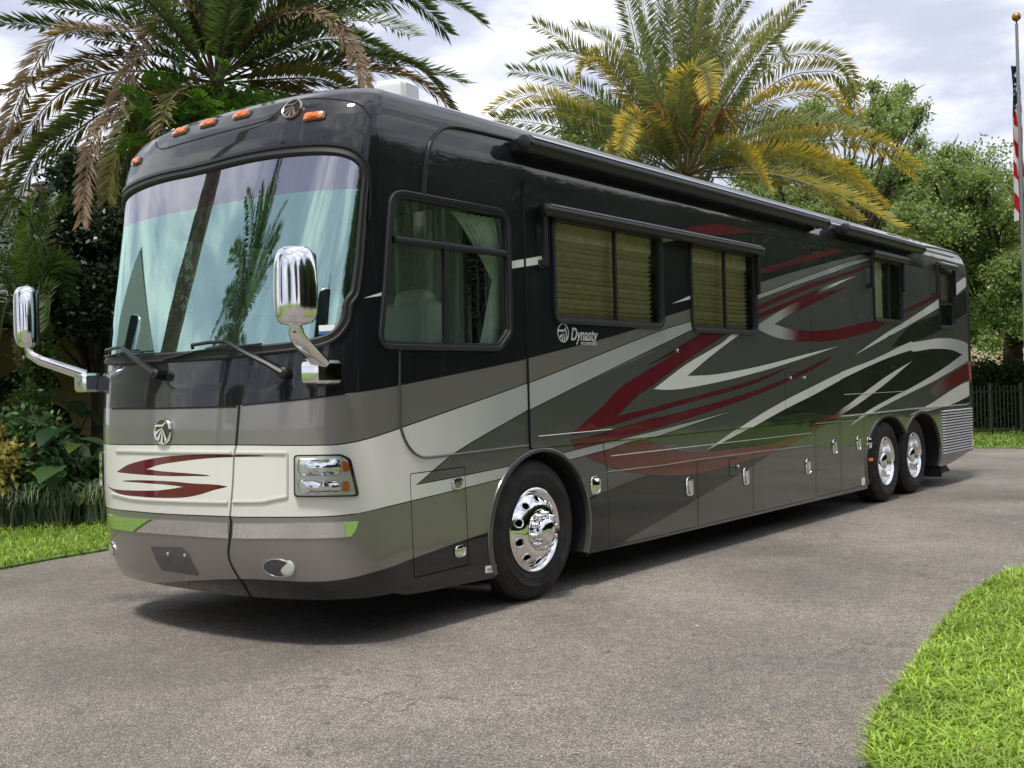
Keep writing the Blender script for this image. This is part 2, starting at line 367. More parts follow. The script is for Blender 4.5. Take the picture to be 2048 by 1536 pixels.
def surf_n(u, v):
    e = .004
    a = surf(np.asarray(u)+e, v)-surf(np.asarray(u)-e, v); b = surf(u, np.asarray(v)+e)-surf(u, np.asarray(v)-e)
    n = np.cross(a, b); return n/(np.linalg.norm(n, axis=-1, keepdims=True)+1e-12)
def S(u, v, off=0.0):
    return surf(u, v)+surf_n(u, v)*np.asarray(off)[..., None] if np.ndim(off) else surf(u, v)+surf_n(u, v)*off
# inverse: pixel -> (u, v) on the skin
_gu = np.concatenate([np.linspace(-LF, 0, 260), np.linspace(.03, LS+.5, 400)]); _gv = np.concatenate([np.linspace(.2, 3.05, 120), np.linspace(3.07, 3.6, 40)])
_GU, _GV = np.meshgrid(_gu, _gv); _GP = surf(_GU, _GV); _GN = surf_n(_GU, _GV)
_vis = ((_GP-CPOS)*_GN).sum(-1) < 0; _GX = project(_GP.reshape(-1, 3)); _GX[~_vis.ravel()] = 1e6
def p2s(px):
    px = np.atleast_2d(np.asarray(px, float)); R = []
    for q in px:
        i = np.argmin(((_GX-q)**2).sum(1)); x = np.array([_GU.ravel()[i], _GV.ravel()[i]])
        for _ in range(12):
            p = project(surf(x[0], x[1])[None])[0]; r = p-q
            if abs(r).max() < .02: break
            h = 1e-3
            J = np.stack([(project(surf(x[0]+h, x[1])[None])[0]-p)/h, (project(surf(x[0], x[1]+h)[None])[0]-p)/h], 1)
            try: d = np.linalg.solve(J, r)
            except Exception: break
            d = np.clip(d, -.08, .08); x = x-d
        if abs(project(surf(x[0], x[1])[None])[0]-q).max() > 3: x = np.array([_GU.ravel()[i], _GV.ravel()[i]])
        R.append(x)
    return np.array(R)
# tracing frames: enlarged views of the photograph
FR = dict(A=(720, 380, 3.4133), B=(720, 780, 3.4133), C=(1250, 440, 3.4133), D=(1250, 700, 3.4133), E=(1600, 420, 2.6473), F=(180, 560, 3.4133), G=(180, 850, 3.4133), H=(180, 140, 3.4133), I=(400, 0, 3.4133), P=(0, 0, 1.0))
def px(s):
    """'A 10,20 30,40 C 5,6' -> photo pixels"""
    out, f = [], 'P'
    for w in s.split():
        if w in FR: f = w
        else:
            x, y = map(float, w.split(',')); ox, oy, sc = FR[f]; out.append((ox+x/sc, oy+y/sc))
    return np.array(out)
def smooth_poly(P, closed=True, sharp=48, k=4):
    """Catmull-Rom between the traced points, tips stay sharp"""
    P = np.asarray(P, float); n = len(P); out = []
    def corner(i):
        if not closed and i in (0, n-1): return True
        a = P[i]-P[i-1]; b = P[(i+1) % n]-P[i]; c = (a@b)/(np.linalg.norm(a)*np.linalg.norm(b)+1e-9); return math.degrees(math.acos(max(-1, min(1, c)))) > sharp
    cs = [corner(i) for i in range(n)]
    for i in range(n if closed else n-1):
        j = (i+1) % n; p1, p2 = P[i], P[j]; L_ = np.linalg.norm(p2-p1)
        m1 = (p2-p1) if cs[i] else (p2-P[i-1])*(L_/(L_+np.linalg.norm(p1-P[i-1])+1e-9)); m2 = (p2-p1) if cs[j] else (P[(j+1) % n]-p1)*(L_/(L_+np.linalg.norm(P[(j+1) % n]-p2)+1e-9))
        for t in np.arange(k)/k:
            out.append((2*t**3-3*t**2+1)*p1+(t**3-2*t**2+t)*m1+(-2*t**3+3*t**2)*p2+(t**3-t**2)*m2)
    if not closed: out.append(P[-1])
    return np.array(out)
def round_poly(P, r, n=6):
    P = np.asarray(P, float); m = len(P); r = np.broadcast_to(r, (m,)); out = []
    for i in range(m):
        p = P[i]; a = P[i-1]-p; b = P[(i+1) % m]-p; la, lb = np.linalg.norm(a), np.linalg.norm(b); d = min(r[i], la*.48, lb*.48); A = p+a/la*d; B = p+b/lb*d
        for t in np.linspace(0, 1, n): out.append((1-t)**2*A+2*t*(1-t)*p+t*t*B)
    return np.array(out)
def dens(Q, closed=True, step=.07, uflat=.1):
    out = []; n = len(Q)
    for i in range(n if closed else n-1):
        a, b = Q[i], Q[(i+1) % n]; L_ = np.linalg.norm(b-a); k = 1
        if min(a[0], b[0]) < uflat: k = max(1, int(math.ceil(L_/step)))
        for t in range(k): out.append(a+(b-a)*t/k)
    if not closed: out.append(Q[-1])
    return np.array(out)
def perp(Q, closed=True):
    if closed: t = np.roll(Q, -1, 0)-np.roll(Q, 1, 0)
    else: t = np.gradient(Q, axis=0)
    t = t/(np.linalg.norm(t, axis=1)[:, None]+1e-9); return np.stack([t[:, 1], -t[:, 0]], 1)
def area(Q): return .5*np.sum(Q[:, 0]*np.roll(Q[:, 1], -1)-np.roll(Q[:, 0], -1)*Q[:, 1])
def grow(Q, d):
    """offset a closed outline (positive = outwards)"""
    Q = np.asarray(Q); n = len(Q); s = 1 if area(Q) > 0 else -1
    e = np.roll(Q, -1, 0)-Q; e = e/(np.linalg.norm(e, axis=1)[:, None]+1e-12); nn = np.stack([e[:, 1], -e[:, 0]], 1)*s
    n0 = np.roll(nn, 1, 0); m = nn+n0; L_ = np.linalg.norm(m, axis=1)[:, None]; m = m/(L_+1e-9); cs = (m*nn).sum(1)[:, None]
    return Q+m*d/np.clip(cs, .45, 1)
RV = empty('motorhome', (7.0, YC, 0), 'large black, grey and maroon coach motorhome parked on the driveway', 'motorhome')
def ribbon(name, Q, prof, mat, parent, closed=True, base=0.0, smooth=True, step=.06):
    """sweep prof [(across, height)] along a (u,v) line on the skin"""
    Q = dens(np.asarray(Q), closed, step); n = perp(Q, closed); k = len(Q); V = []; m = len(prof)
    NN = surf_n(Q[:, 0], Q[:, 1])
    for (l, h) in prof:
        q = Q+n*l; V.append(surf(q[:, 0], q[:, 1])+NN*(h+base))
    V = np.stack(V, 1).reshape(-1, 3); F = []
    for i in range(k if closed else k-1):
        j = (i+1) % k
        for a in range(m-1): F.append((i*m+a, i*m+a+1, j*m+a+1, j*m+a))
    if not closed: F.append(tuple(range(m))); F.append(tuple((k-1)*m+i for i in range(m-1, -1, -1)))
    return MB().add(V, F).build(name, mat, parent, smooth)
def patch(name, Q, mat, parent, off=0.0, grid=.07, holes=(), thick=0.0, base=0.0, dome=0.0):
    """curved sheet on the skin inside outline Q"""
    Q = dens(np.asarray(Q)); pts = [tuple(q) for q in Q]; n = len(pts); edges = [(i, (i+1) % n) for i in range(n)]
    for h in holes:
        h = dens(np.asarray(h)); b = len(pts); pts += [tuple(q) for q in h]; edges += [(b+i, b+(i+1) % len(h)) for i in range(len(h))]
    lo, hi = Q.min(0), Q.max(0); gx = np.arange(lo[0]+grid/2, hi[0], grid); gy = np.arange(lo[1]+grid/2, hi[1], grid)
    if len(gx) and len(gy):
        g = np.stack(np.meshgrid(gx, gy), -1).reshape(-1, 2); g = g[inpoly(g, grow(Q, -grid*.25))]
        for h in holes: g = g[~inpoly(g, h)]
        pts += [tuple(q) for q in g]
    r = delaunay_2d_cdt([Vector(p) for p in pts], edges, [], 0, 1e-6)
    P2 = np.array([tuple(v) for v in r[0]]); F = np.array([f for f in r[2]]); c = P2[F].mean(1); ok = inpoly(c, Q)
    for h in holes: ok &= ~inpoly(c, h)
    F = F[ok]; o = off
    if dome:
        cc = Q.mean(0); d = np.linalg.norm((P2-cc)/(hi-lo)*2, axis=1); o = off+dome*np.clip(1-d**2, 0, 1)
    V = S(P2[:, 0], P2[:, 1], o); m = MB(); m.add(V, F)
    if thick:
        NV = surf_n(P2[:, 0], P2[:, 1]); q = S(Q[:, 0], Q[:, 1], off); q2 = q-surf_n(Q[:, 0], Q[:, 1])*thick; k = len(Q)
        fs = [(i, (i+1) % k, k+(i+1) % k, k+i) for i in range(k)]
        if area(Q) > 0: fs = [f[::-1] for f in fs]
        m.add(np.r_[q, q2], fs)
    ob = m.build(name, mat, parent, True, 40); fixdir(ob, Q); return ob
def fixdir(ob, Q):
    """make the faces look outwards"""
    me = ob.data; c = Q.mean(0); n = surf_n(c[0], c[1])
    s = sum(p.area*float(Vector(p.normal).dot(Vector(n))) for p in me.polygons)
    if s < 0: me.flip_normals()
def mirror_u(Q): Q = np.array(Q, float); Q[:, 0] = -LF-Q[:, 0]; return Q
# ------------------------------------------------------------------ motorhome: materials
def paint_mat():
    m, t, b = new_mat('coach_paint'); a = N('ShaderNodeAttribute', t); a.attribute_name = 'paint'
    tc = N('ShaderNodeTexCoord', t); geo = N('ShaderNodeNewGeometry', t)
    mp = N('ShaderNodeMapping', t); mp.inputs['Scale'].default_value = (26, 26, .9); t.links.new(geo.outputs['Position'], mp.inputs[0])
    n = N('ShaderNodeTexNoise', t); n.inputs['Scale'].default_value = 1; n.inputs['Detail'].default_value = 6; n.inputs['Roughness'].default_value = .7; t.links.new(mp.outputs[0], n.inputs['Vector'])
    n2 = N('ShaderNodeTexNoise', t); n2.inputs['Scale'].default_value = 1.6; n2.inputs['Detail'].default_value = 3; t.links.new(geo.outputs['Position'], n2.inputs['Vector'])
    st = N('ShaderNodeMapRange', t); st.inputs[1].default_value = .54; st.inputs[2].default_value = .70; t.links.new(n.outputs['Fac'], st.inputs[0])
    s2 = N('ShaderNodeMapRange', t); s2.inputs[1].default_value = .35; s2.inputs[2].default_value = .7; t.links.new(n2.outputs['Fac'], s2.inputs[0])
    mu = N('ShaderNodeMath', t, operation='MULTIPLY'); t.links.new(st.outputs[0], mu.inputs[0]); t.links.new(s2.outputs[0], mu.inputs[1])
    # speckle of dried rain drops
    vo = N('ShaderNodeTexVoronoi', t); vo.inputs['Scale'].default_value = 70; t.links.new(geo.outputs['Position'], vo.inputs['Vector'])
    sp = N('ShaderNodeMapRange', t); sp.inputs[1].default_value = .10; sp.inputs[2].default_value = .22; sp.inputs[3].default_value = 1; sp.inputs[4].default_value = 0; t.links.new(vo.outputs['Distance'], sp.inputs[0])
    sepc = N('ShaderNodeSeparateColor', t); t.links.new(vo.outputs['Color'], sepc.inputs[0]); gt = N('ShaderNodeMath', t, operation='GREATER_THAN'); gt.inputs[1].default_value = .72; t.links.new(sepc.outputs[0], gt.inputs[0])
    sp2 = N('ShaderNodeMath', t, operation='MULTIPLY'); t.links.new(sp.outputs[0], sp2.inputs[0]); t.links.new(gt.outputs[0], sp2.inputs[1])
    du = N('ShaderNodeMath', t, operation='MULTIPLY_ADD'); du.inputs[1].default_value = .5; t.links.new(sp2.outputs[0], du.inputs[0]); t.links.new(mu.outputs[0], du.inputs[2])
    fd = N('ShaderNodeMath', t, operation='MULTIPLY'); fd.inputs[1].default_value = .05; t.links.new(du.outputs[0], fd.inputs[0])
    sn = N('ShaderNodeSeparateXYZ', t); t.links.new(geo.outputs['Normal'], sn.inputs[0])          # the nose catches most of the road film
    fm = N('ShaderNodeMapRange', t); fm.inputs[1].default_value = -.35; fm.inputs[2].default_value = -.85; fm.inputs[3].default_value = 1.0; fm.inputs[4].default_value = 3.6; t.links.new(sn.outputs[0], fm.inputs[0])
    sz = N('ShaderNodeSeparateXYZ', t); t.links.new(geo.outputs['Position'], sz.inputs[0]); zm = N('ShaderNodeMapRange', t); zm.inputs[1].default_value = 1.1; zm.inputs[2].default_value = 1.7; zm.inputs[3].default_value = .22; t.links.new(sz.outputs[2], zm.inputs[0]); fz = N('ShaderNodeMath', t, operation='MULTIPLY'); t.links.new(fm.outputs[0], fz.inputs[0]); t.links.new(zm.outputs[0], fz.inputs[1]); fm = fz
    fd2 = N('ShaderNodeMath', t, operation='MULTIPLY'); t.links.new(fd.outputs[0], fd2.inputs[0]); t.links.new(fm.outputs[0], fd2.inputs[1]); fd = fd2
    mix = N('ShaderNodeMixRGB', t); mix.inputs[2].default_value = (.42, .40, .36, 1); t.links.new(fd.outputs[0], mix.inputs[0]); t.links.new(a.outputs['Color'], mix.inputs[1]); t.links.new(mix.outputs[0], b.inputs['Base Color'])
    ro = N('ShaderNodeMapRange', t); ro.inputs[3].default_value = .02; ro.inputs[4].default_value = .10; t.links.new(du.outputs[0], ro.inputs[0])
    t.links.new(ro.outputs[0], b.inputs['Coat Roughness'])
    sset(b, Roughness=.45, Metallic=.0, Coat_Weight=1.0, Coat_IOR=1.54); b.inputs['Specular IOR Level'].default_value = .12
    am = N('ShaderNodeAttribute', t); am.attribute_name = 'metal'; mm = N('ShaderNodeMath', t, operation='MULTIPLY'); mm.inputs[1].default_value = .8; t.links.new(am.outputs['Fac'], mm.inputs[0]); t.links.new(mm.outputs[0], b.inputs['Metallic'])
    # very slight waviness of the panels
    nb = N('ShaderNodeTexNoise', t); nb.inputs['Scale'].default_value = 2.5; nb.inputs['Detail'].default_value = 1; t.links.new(geo.outputs['Position'], nb.inputs['Vector'])
    bp = N('ShaderNodeBump', t); bp.inputs['Strength'].default_value = .12; bp.inputs['Distance'].default_value = .02; t.links.new(nb.outputs['Fac'], bp.inputs['Height']); t.links.new(bp.outputs[0], b.inputs['Coat Normal'])
    return m
PAINT = paint_mat()
RUBBER = simple('rubber', (.012, .012, .013), .55, bump=.2, bscale=300)
TRIM = simple('black_trim', (.008, .009, .010), .36)
FRAME = simple('window_frame', (.010, .011, .013), .42)
CHROME = simple('chrome', (.86, .87, .88), .035, metal=1.0)
ALU = simple('polished_aluminium', (.84, .85, .86), .14, metal=1.0)
DARK = simple('dark_void', (.006, .006, .007), .9)
MCHROME = simple('mirror_chrome', (.86, .87, .88), .10, metal=1.0)
AMBER = simple('amber_lens', (.75, .16, .015), .18, coat=1.0)
WHITEP = simple('white_plastic', (.72, .74, .76), .4)
def glass_mat(name, tint, refl, gl=(1, 1, 1), drops=0.0, rough=.0, absorb=None):
    m = bpy.data.materials.new(name); m.use_nodes = True; t = m.node_tree; t.nodes.clear(); o = N('ShaderNodeOutputMaterial', t)
    tr = N('ShaderNodeBsdfTransparent', t); tr.inputs[0].default_value = (*tint, 1)
    gs = N('ShaderNodeBsdfGlossy', t); gs.inputs[0].default_value = (*gl, 1); gs.inputs['Roughness'].default_value = rough
    fr = N('ShaderNodeFresnel', t); fr.inputs[0].default_value = 1.52
    ma = N('ShaderNodeMapRange', t); ma.inputs[1].default_value = .04; ma.inputs[2].default_value = 1.0; ma.inputs[3].default_value = refl; ma.inputs[4].default_value = 1.0
    mix = N('ShaderNodeMixShader', t); t.links.new(fr.outputs[0], ma.inputs[0]); t.links.new(ma.outputs[0], mix.inputs[0]); t.links.new(tr.outputs[0], mix.inputs[1]); t.links.new(gs.outputs[0], mix.inputs[2])
    last = mix.outputs[0]
    if drops:
        geo = N('ShaderNodeNewGeometry', t)
        vo = N('ShaderNodeTexVoronoi', t); vo.inputs['Scale'].default_value = 120; t.links.new(geo.outputs['Position'], vo.inputs['Vector'])
        sp = N('ShaderNodeMapRange', t); sp.inputs[1].default_value = .16; sp.inputs[2].default_value = .30; sp.inputs[3].default_value = 1; sp.inputs[4].default_value = 0; t.links.new(vo.outputs['Distance'], sp.inputs[0])
        sc = N('ShaderNodeSeparateColor', t); t.links.new(vo.outputs['Color'], sc.inputs[0]); gt = N('ShaderNodeMath', t, operation='GREATER_THAN'); gt.inputs[1].default_value = .30; t.links.new(sc.outputs[0], gt.inputs[0])
        m1 = N('ShaderNodeMath', t, operation='MULTIPLY'); t.links.new(sp.outputs[0], m1.inputs[0]); t.links.new(gt.outputs[0], m1.inputs[1])
        mp = N('ShaderNodeMapping', t); mp.inputs['Scale'].default_value = (22, 22, .8); t.links.new(geo.outputs['Position'], mp.inputs[0])
        ns = N('ShaderNodeTexNoise', t); ns.inputs['Scale'].default_value = 1; ns.inputs['Detail'].default_value = 5; t.links.new(mp.outputs[0], ns.inputs['Vector'])
        s3 = N('ShaderNodeMapRange', t); s3.inputs[1].default_value = .5; s3.inputs[2].default_value = .8; s3.inputs[4].default_value = .5; t.links.new(ns.outputs['Fac'], s3.inputs[0])
        ad = N('ShaderNodeMath', t, operation='MAXIMUM'); t.links.new(m1.outputs[0], ad.inputs[0]); t.links.new(s3.outputs[0], ad.inputs[1])
        fc = N('ShaderNodeMath', t, operation='MULTIPLY'); fc.inputs[1].default_value = drops; t.links.new(ad.outputs[0], fc.inputs[0])
        di = N('ShaderNodeBsdfDiffuse', t); di.inputs[0].default_value = (.50, .66, .58, 1)
        mx2 = N('ShaderNodeMixShader', t); t.links.new(fc.outputs[0], mx2.inputs[0]); t.links.new(last, mx2.inputs[1]); t.links.new(di.outputs[0], mx2.inputs[2]); last = mx2.outputs[0]
    t.links.new(last, o.inputs[0]); return m
WSGLASS = glass_mat('windshield_glass', (.40, .62, .56), .50, (.64, .92, .85), drops=.07)
WSBAND = glass_mat('windshield_shade_band', (.10, .10, .12), .40, (.78, .78, .88), drops=.08)
CABGLASS = glass_mat('cab_glass', (.88, 1.0, .95), .04, (.85, .98, .92), drops=.34)
SIDEGLASS = glass_mat('side_glass', (.97, .95, .86), .05, (.95, .95, .85), drops=.10)
LENS = glass_mat('clear_lens', (.93, .95, .95), .05)
# ------------------------------------------------------------------ motorhome: painted skin
BLACK = (.0065, .0075, .009); GREY = (.300, .288, .270); GREY2 = (.150, .156, .148); DGREEN = (.010, .016, .012)
CREAM = np.array((.72, .72, .66)); SILVER = np.array((.40, .42, .40)); WHITE = np.array((.76, .77, .72)); RED = np.array((.115, .005, .014)); BROWN = np.array((.125, .030, .014))
def P2(s, sm=True, ext=None): 
    p = px(s); return p2s(smooth_poly(p) if sm else p)
def fade(c0, c1, x0, x1):
    """paint blended along the coach between two photo columns"""
    u0 = float(p2s([(x0, 760)])[0][0]); u1 = float(p2s([(x1, 760)])[0][0])
    def f(q):
        t = np.clip((q[:, :1]-u0)/(u1-u0), 0, 1); return np.asarray(c0)*(1-t)+np.asarray(c1)*t
    return f
PAINTS = []        # (outline in u,v , colour or function, outline width)
def stripe(s, col, line=.005, sm=True):
    Q = P2(s, sm); PAINTS.append((Q, col, line))
def frontline(s, far=-LF):
    q = p2s(smooth_poly(px(s), closed=False)); return np.r_[[[far, q[0][1]]], q]
# grey lower body: boundary black/grey
bk = frontline('F 150,875 500,872 1000,860 1040,850 1400,815 1740,775 A 0,1380 270,1335 1100,1165 1140,1150 1640,1020 1900,940 C 240,670 440,605 920,425 1300,312 1650,225')
bk = np.r_[bk, [[p2s([(1760, 498)])[0][0], 3.05], [LS+.1, 3.05], [LS+.1, .15], [-LF, .15]]]
PAINTS.append((bk, GREY, 0))
# darker grey below/behind the silver band on the side
dk = p2s(px('B 380,650 650,425 1120,150 1145,120 A 2048,1080 C 0,965 455,745 880,548 1670,270 E 600,200 640,195'))
dk = np.r_[dk, [[LS+.1, 3.04], [LS+.1, .16], [p2s([(1215, 1090)])[0][0], .16], [p2s([(1050, 930)])[0][0], 1.0]]]
PAINTS.append((dk, GREY2, 0))
# cream front and silver band
top = frontline('G 180,138 990,140 1650,140 1850,110 2048,50 B 290,258 A 540,1536 1130,1325 2048,960 C 450,690 880,520 1450,310 1670,258')
low1 = p2s(smooth_poly(px('C 1670,270 880,548 455,745 0,965 A 1145,1500 B 1120,150 650,425 380,650'), False))
mid1 = p2s(smooth_poly(px('B 380,650 720,585 1165,490 1380,435 1660,365 2048,270 D 720,418'), False))
low2 = p2s(smooth_poly(px('D 720,418 350,540 B 2048,305 1660,412 1410,480 1070,575 720,665 0,838 G 1850,600 1600,622 1000,625 950,622 500,603 180,575'), False))
wq = np.r_[top, low1, mid1[1:], low2[1:], [[-LF, low2[-1][1]]]]
PAINTS.append((wq, fade(CREAM, SILVER, 790, 1010), .007))
# black sill sweeping up to the front wheel and along the bumper
ks = frontline('G 400,1080 1020,1050 1500,1070 1750,1050 2048,970 B 360,1150 740,1015 940,950 1550,740 1950,580 D 150,850 490,790 860,790 490,1020 0,1300 B 1830,1030 1700,1085')
PAINTS.append((np.r_[ks, [[p2s([(1215, 1095)])[0][0], .15], [-LF, .15]]], BLACK, 0))
stripe('B 1550,740 1950,580 D 150,850 490,835 870,745 1000,705 860,800 490,1020 0,1300 B 1830,1030 1690,1085 1690,900', DGREEN, 0)
# dark wedge under the long white sweep
stripe('D 555,690 800,560 1090,400 1290,300 1465,205 C 1750,960 1950,890 E 600,750 700,735 800,740 860,765 750,845 600,935 500,985 350,1070 300,1085 D 1400,455 1300,520 1270,560 1000,650 700,690', DGREEN, 0)
stripe('E 480,728 585,612 740,545 820,462 925,398 928,515 800,600 740,640 600,698', DGREEN, 0)
stripe('E 760,1045 850,1005 945,958 945,1030', DGREEN, 0)
# maroon
stripe('B 1425,310 1640,120 1750,5 C 0,1118 330,915 450,835 610,765 700,765 400,960 100,1185 B 1920,0 1735,185 2048,105 D 0,440 370,345 850,215 C 1120,1000 D 850,235 370,370 0,480 B 1700,240', RED)
stripe('B 1425,345 1600,310 2048,175 D 0,515 400,420 850,290 1080,200 1290,100 C 1410,930 D 1290,120 1080,222 850,318 400,470 0,590 B 1660,355 1470,400', RED)
stripe('C 135,1000 250,935 330,885 540,762 585,765 400,865', RED*.8)
stripe('B 1540,455 1660,420 1920,340 2048,385 D 330,685 480,705 700,680 1000,640 1270,545 1300,500 1400,450 1520,375 1620,300 1800,170 1960,75 1800,212 1620,350 1480,440 1300,550 1000,700 870,745 490,840 250,855 0,825 B 1700,520',
       lambda q: fade(RED, BROWN, 1190, 1230)(q)*(q[:, :1] < _f1)+fade(BROWN, RED, 1560, 1640)(q)*((q[:, :1] >= _f1) & (q[:, :1] < _f2))+fade(RED, WHITE, 1668, 1705)(q)*(q[:, :1] >= _f2))
_f1 = p2s([(1400, 860)])[0][0]; _f2 = p2s([(1660, 800)])[0][0]
stripe('C 380,62 600,28 860,22 1180,62 1430,105 1600,165 1630,180 1480,175 1400,150 1150,105 850,85 560,105', fade(RED*1.3, RED, 1400, 1500), 0)
stripe('C 925,335 1200,250 1450,195 1630,180 1450,225 1200,290 925,372', RED, .003)
stripe('C 885,590 1240,440 1450,378 1670,310 1670,322 1450,400 1240,470 885,622', RED, .003)
stripe('C 885,650 1200,520 1400,440 1580,380 1400,460 1200,550 885,682', fade(RED, WHITE, 1640, 1675), .003)
stripe('C 1510,458 1200,545 1050,620 880,725 885,742 1000,795 1120,822 1250,828 1450,815 1700,750 1780,700 1700,690 1450,745 1250,760 1120,745 1010,712 1100,655 1250,580 1450,485', fade(SILVER, RED, 1562, 1595), .004)
stripe('E 538,535 735,445 735,460 538,555', RED, .003)
stripe('E 690,960 740,905 900,805 945,770 945,870 800,945 720,985', fade(GREY2, RED, 1862, 1900), 0)
# white
stripe('C 185,1155 400,990 650,840 740,765 795,765 600,910 415,1065 600,1055 900,1000 1250,910 1450,862 1280,920 1000,1010 700,1090 400,1150 280,1160', WHITE)
stripe('D 555,685 850,480 1080,345 1290,240 1465,155 C 1700,950 1950,830 E 600,700 750,678 850,690 920,730 940,757 905,790 720,900 600,960 500,1010 350,1090 260,1145 350,1070 500,985 600,935 750,845 860,765 800,740 700,735 600,750 C 1950,890 1750,960 1470,1090 D 1290,300 1090,400 800,560', fade(WHITE, SILVER*1.1, 1850, 1925))
stripe('E 290,768 450,655 585,572 740,468 740,515 585,605 450,680', WHITE)
stripe('E 825,390 925,335 945,328 945,385 925,397 825,455', WHITE, sm=False)
stripe('E 578,1088 700,1020 850,925 945,890 945,957 800,1030', WHITE)
stripe('A 1015,490 1235,450 1235,505 1015,540', WHITE, .003, False)
stripe('C 190,112 340,140 230,157', SILVER, .003, False)
stripe('C 310,572 440,515 440,540', WHITE, .003, False)
stripe('A 25,738 155,695 155,720', WHITE, .003, False)
# maroon flashes on the nose
stripe('G 185,320 270,270 450,228 650,208 800,203 1000,206 1200,211 1000,215 800,225 600,248 470,270 380,302 480,318 700,335 820,346 700,346 500,345 300,332', RED, .003)
stripe('G 215,382 350,380 550,388 700,402 850,410 935,421 850,440 750,472 640,492 500,495 350,487 200,468 120,422 175,442 300,450 450,450 550,440 650,422 550,408 350,392', RED, .003)
# ------------------------------------------------------------------ motorhome: openings and panels
def XU(x): return x-XC0
# windshield: near half traced, mirrored
ws_near = p2s(smooth_poly(px('H 750,690 1100,605 1400,565 1650,560 1780,590 1850,650 1872,720 1862,850 1800,1500 F 1750,150 1730,270 1650,370 1500,420 1200,460 900,490 600,510'), False, sharp=80))
ws_near = ws_near[ws_near[:, 0] > -LF/2+.03]
WSH = np.r_[ws_near, mirror_u(ws_near)[::-1]]
cabw = p2s(round_poly(px('A 218,20 1003,163 1020,965 948,1073 140,1056'), (26, 26, 6, 8, 22)))
win = [p2s(round_poly(px(s), r)) for s, r in (('P 1102,440 1316,472 1320,652 1108,640', 12), ('C 440,170 870,235 880,765 450,748', 11), ('C 1700,265 1880,305 1880,690 1703,680', 6), ('E 738,318 806,335 803,622 742,612', 5))]
# straighten: window outlines to true rectangles on the flat side
def rect_from(Q, r):
    x0, x1 = Q[:, 0].min(), Q[:, 0].max(); z0, z1 = np.percentile(Q[:, 1], 6), np.percentile(Q[:, 1], 94)
    return round_poly(np.array([(x0, z0), (x1, z0), (x1, z1), (x0, z1)]), r)
win = [rect_from(q, .07) for q in win]
HOLES = [WSH, cabw]+win
def quad(s): return p2s(px(s))
def qrect(s, r=.012):
    Q = p2s(px(s)); return round_poly(np.array([(Q[[0, 3], 0].mean(), Q[[2, 3], 1].mean()), (Q[[1, 2], 0].mean(), Q[[2, 3], 1].mean()), (Q[[1, 2], 0].mean(), Q[[0, 1], 1].mean()), (Q[[0, 3], 0].mean(), Q[[0, 1], 1].mean())]), r, 4)
PANELS = []        # (name, outline, raise)
slx0, slx1 = XU(2.56), XU(8.50)
SLIDE = round_poly(np.array([(slx0, 1.10), (slx1, 1.10), (slx1, 3.04), (slx0, 3.04)]), .02, 3)
bays = ['P 1216,943 1393,920 1395,1052 1216,1098', 'P 1395,920 1504,905 1506,1030 1397,1049', 'P 1506,905 1629,889 1632,995 1508,1028', 'P 1632,852 1679,842 1682,983 1633,995', 'P 1681,842 1727,833 1731,970 1684,983']
PANELS.append(('slide_out', SLIDE, .016))
for s in bays:
    q = qrect(s); q[:, 1] = np.where(q[:, 1] < .4, q[:, 1]-.0, q[:, 1]); PANELS.append(('bay_door', q, 0.0))
PANELS.append(('compartment_door', p2s(round_poly(px('B 340,570 717,520 745,1195 368,1287'), 4)), 0.0))
PANELS.append(('service_hatch', qrect('C 1080,1040 1245,1035 1255,1310 1088,1320', .03), .017))
PANELS.append(('lock_hatch', qrect('D 710,740 768,735 770,860 710,865', .02), .003))
PANELS.append(('fuel_hatch', qrect('D 1650,790 1685,787 1687,895 1652,900', .02), .003))
# bottom edge with wheel arches
def arch(cx, cz, a, b, t0, t1, n=22):
    t = np.linspace(t0, t1, n); return [(XU(cx)+a*math.cos(k), cz+b*math.sin(k)) for k in t]
pi = math.pi
ARF = arch(2.70, .50, .60, .575, pi*1.13, -pi*.13, 30)
t1 = math.acos(.67/.8)
AR1 = arch(10.08, .50, .80, .57, pi*1.12, t1); AR2 = arch(11.42, .50, .80, .57, pi-t1, -pi*.11)
bottom = [(u, .30) for u in np.linspace(-LF, -.02, 50)]+[(.1, .27), (.3, .26)]+[(ARF[0][0]-.02, .245)]+ARF+[(ARF[-1][0]+.03, .255), (3.0, .245)]+[(AR1[0][0]-.03, .235)]+AR1+AR2[1:]+[(AR2[-1][0]+.03, .29), (XU(12.6), .30), (XU(13.72), .43)]
vtop = [(u, 3.05) for u in np.linspace(LS, 0, 60)]+[(u, 3.05) for u in np.linspace(-.05, -LF, 60)]
redge = [(LS, v) for v in np.linspace(.5, 3.0, 14)]
fedge = [(-LF, v) for v in np.linspace(3.0, .36, 38)]
OUTL = np.array(bottom+redge+vtop+fedge)
ARCHC = [np.array(ARF), np.array(AR1), np.array(AR2)]
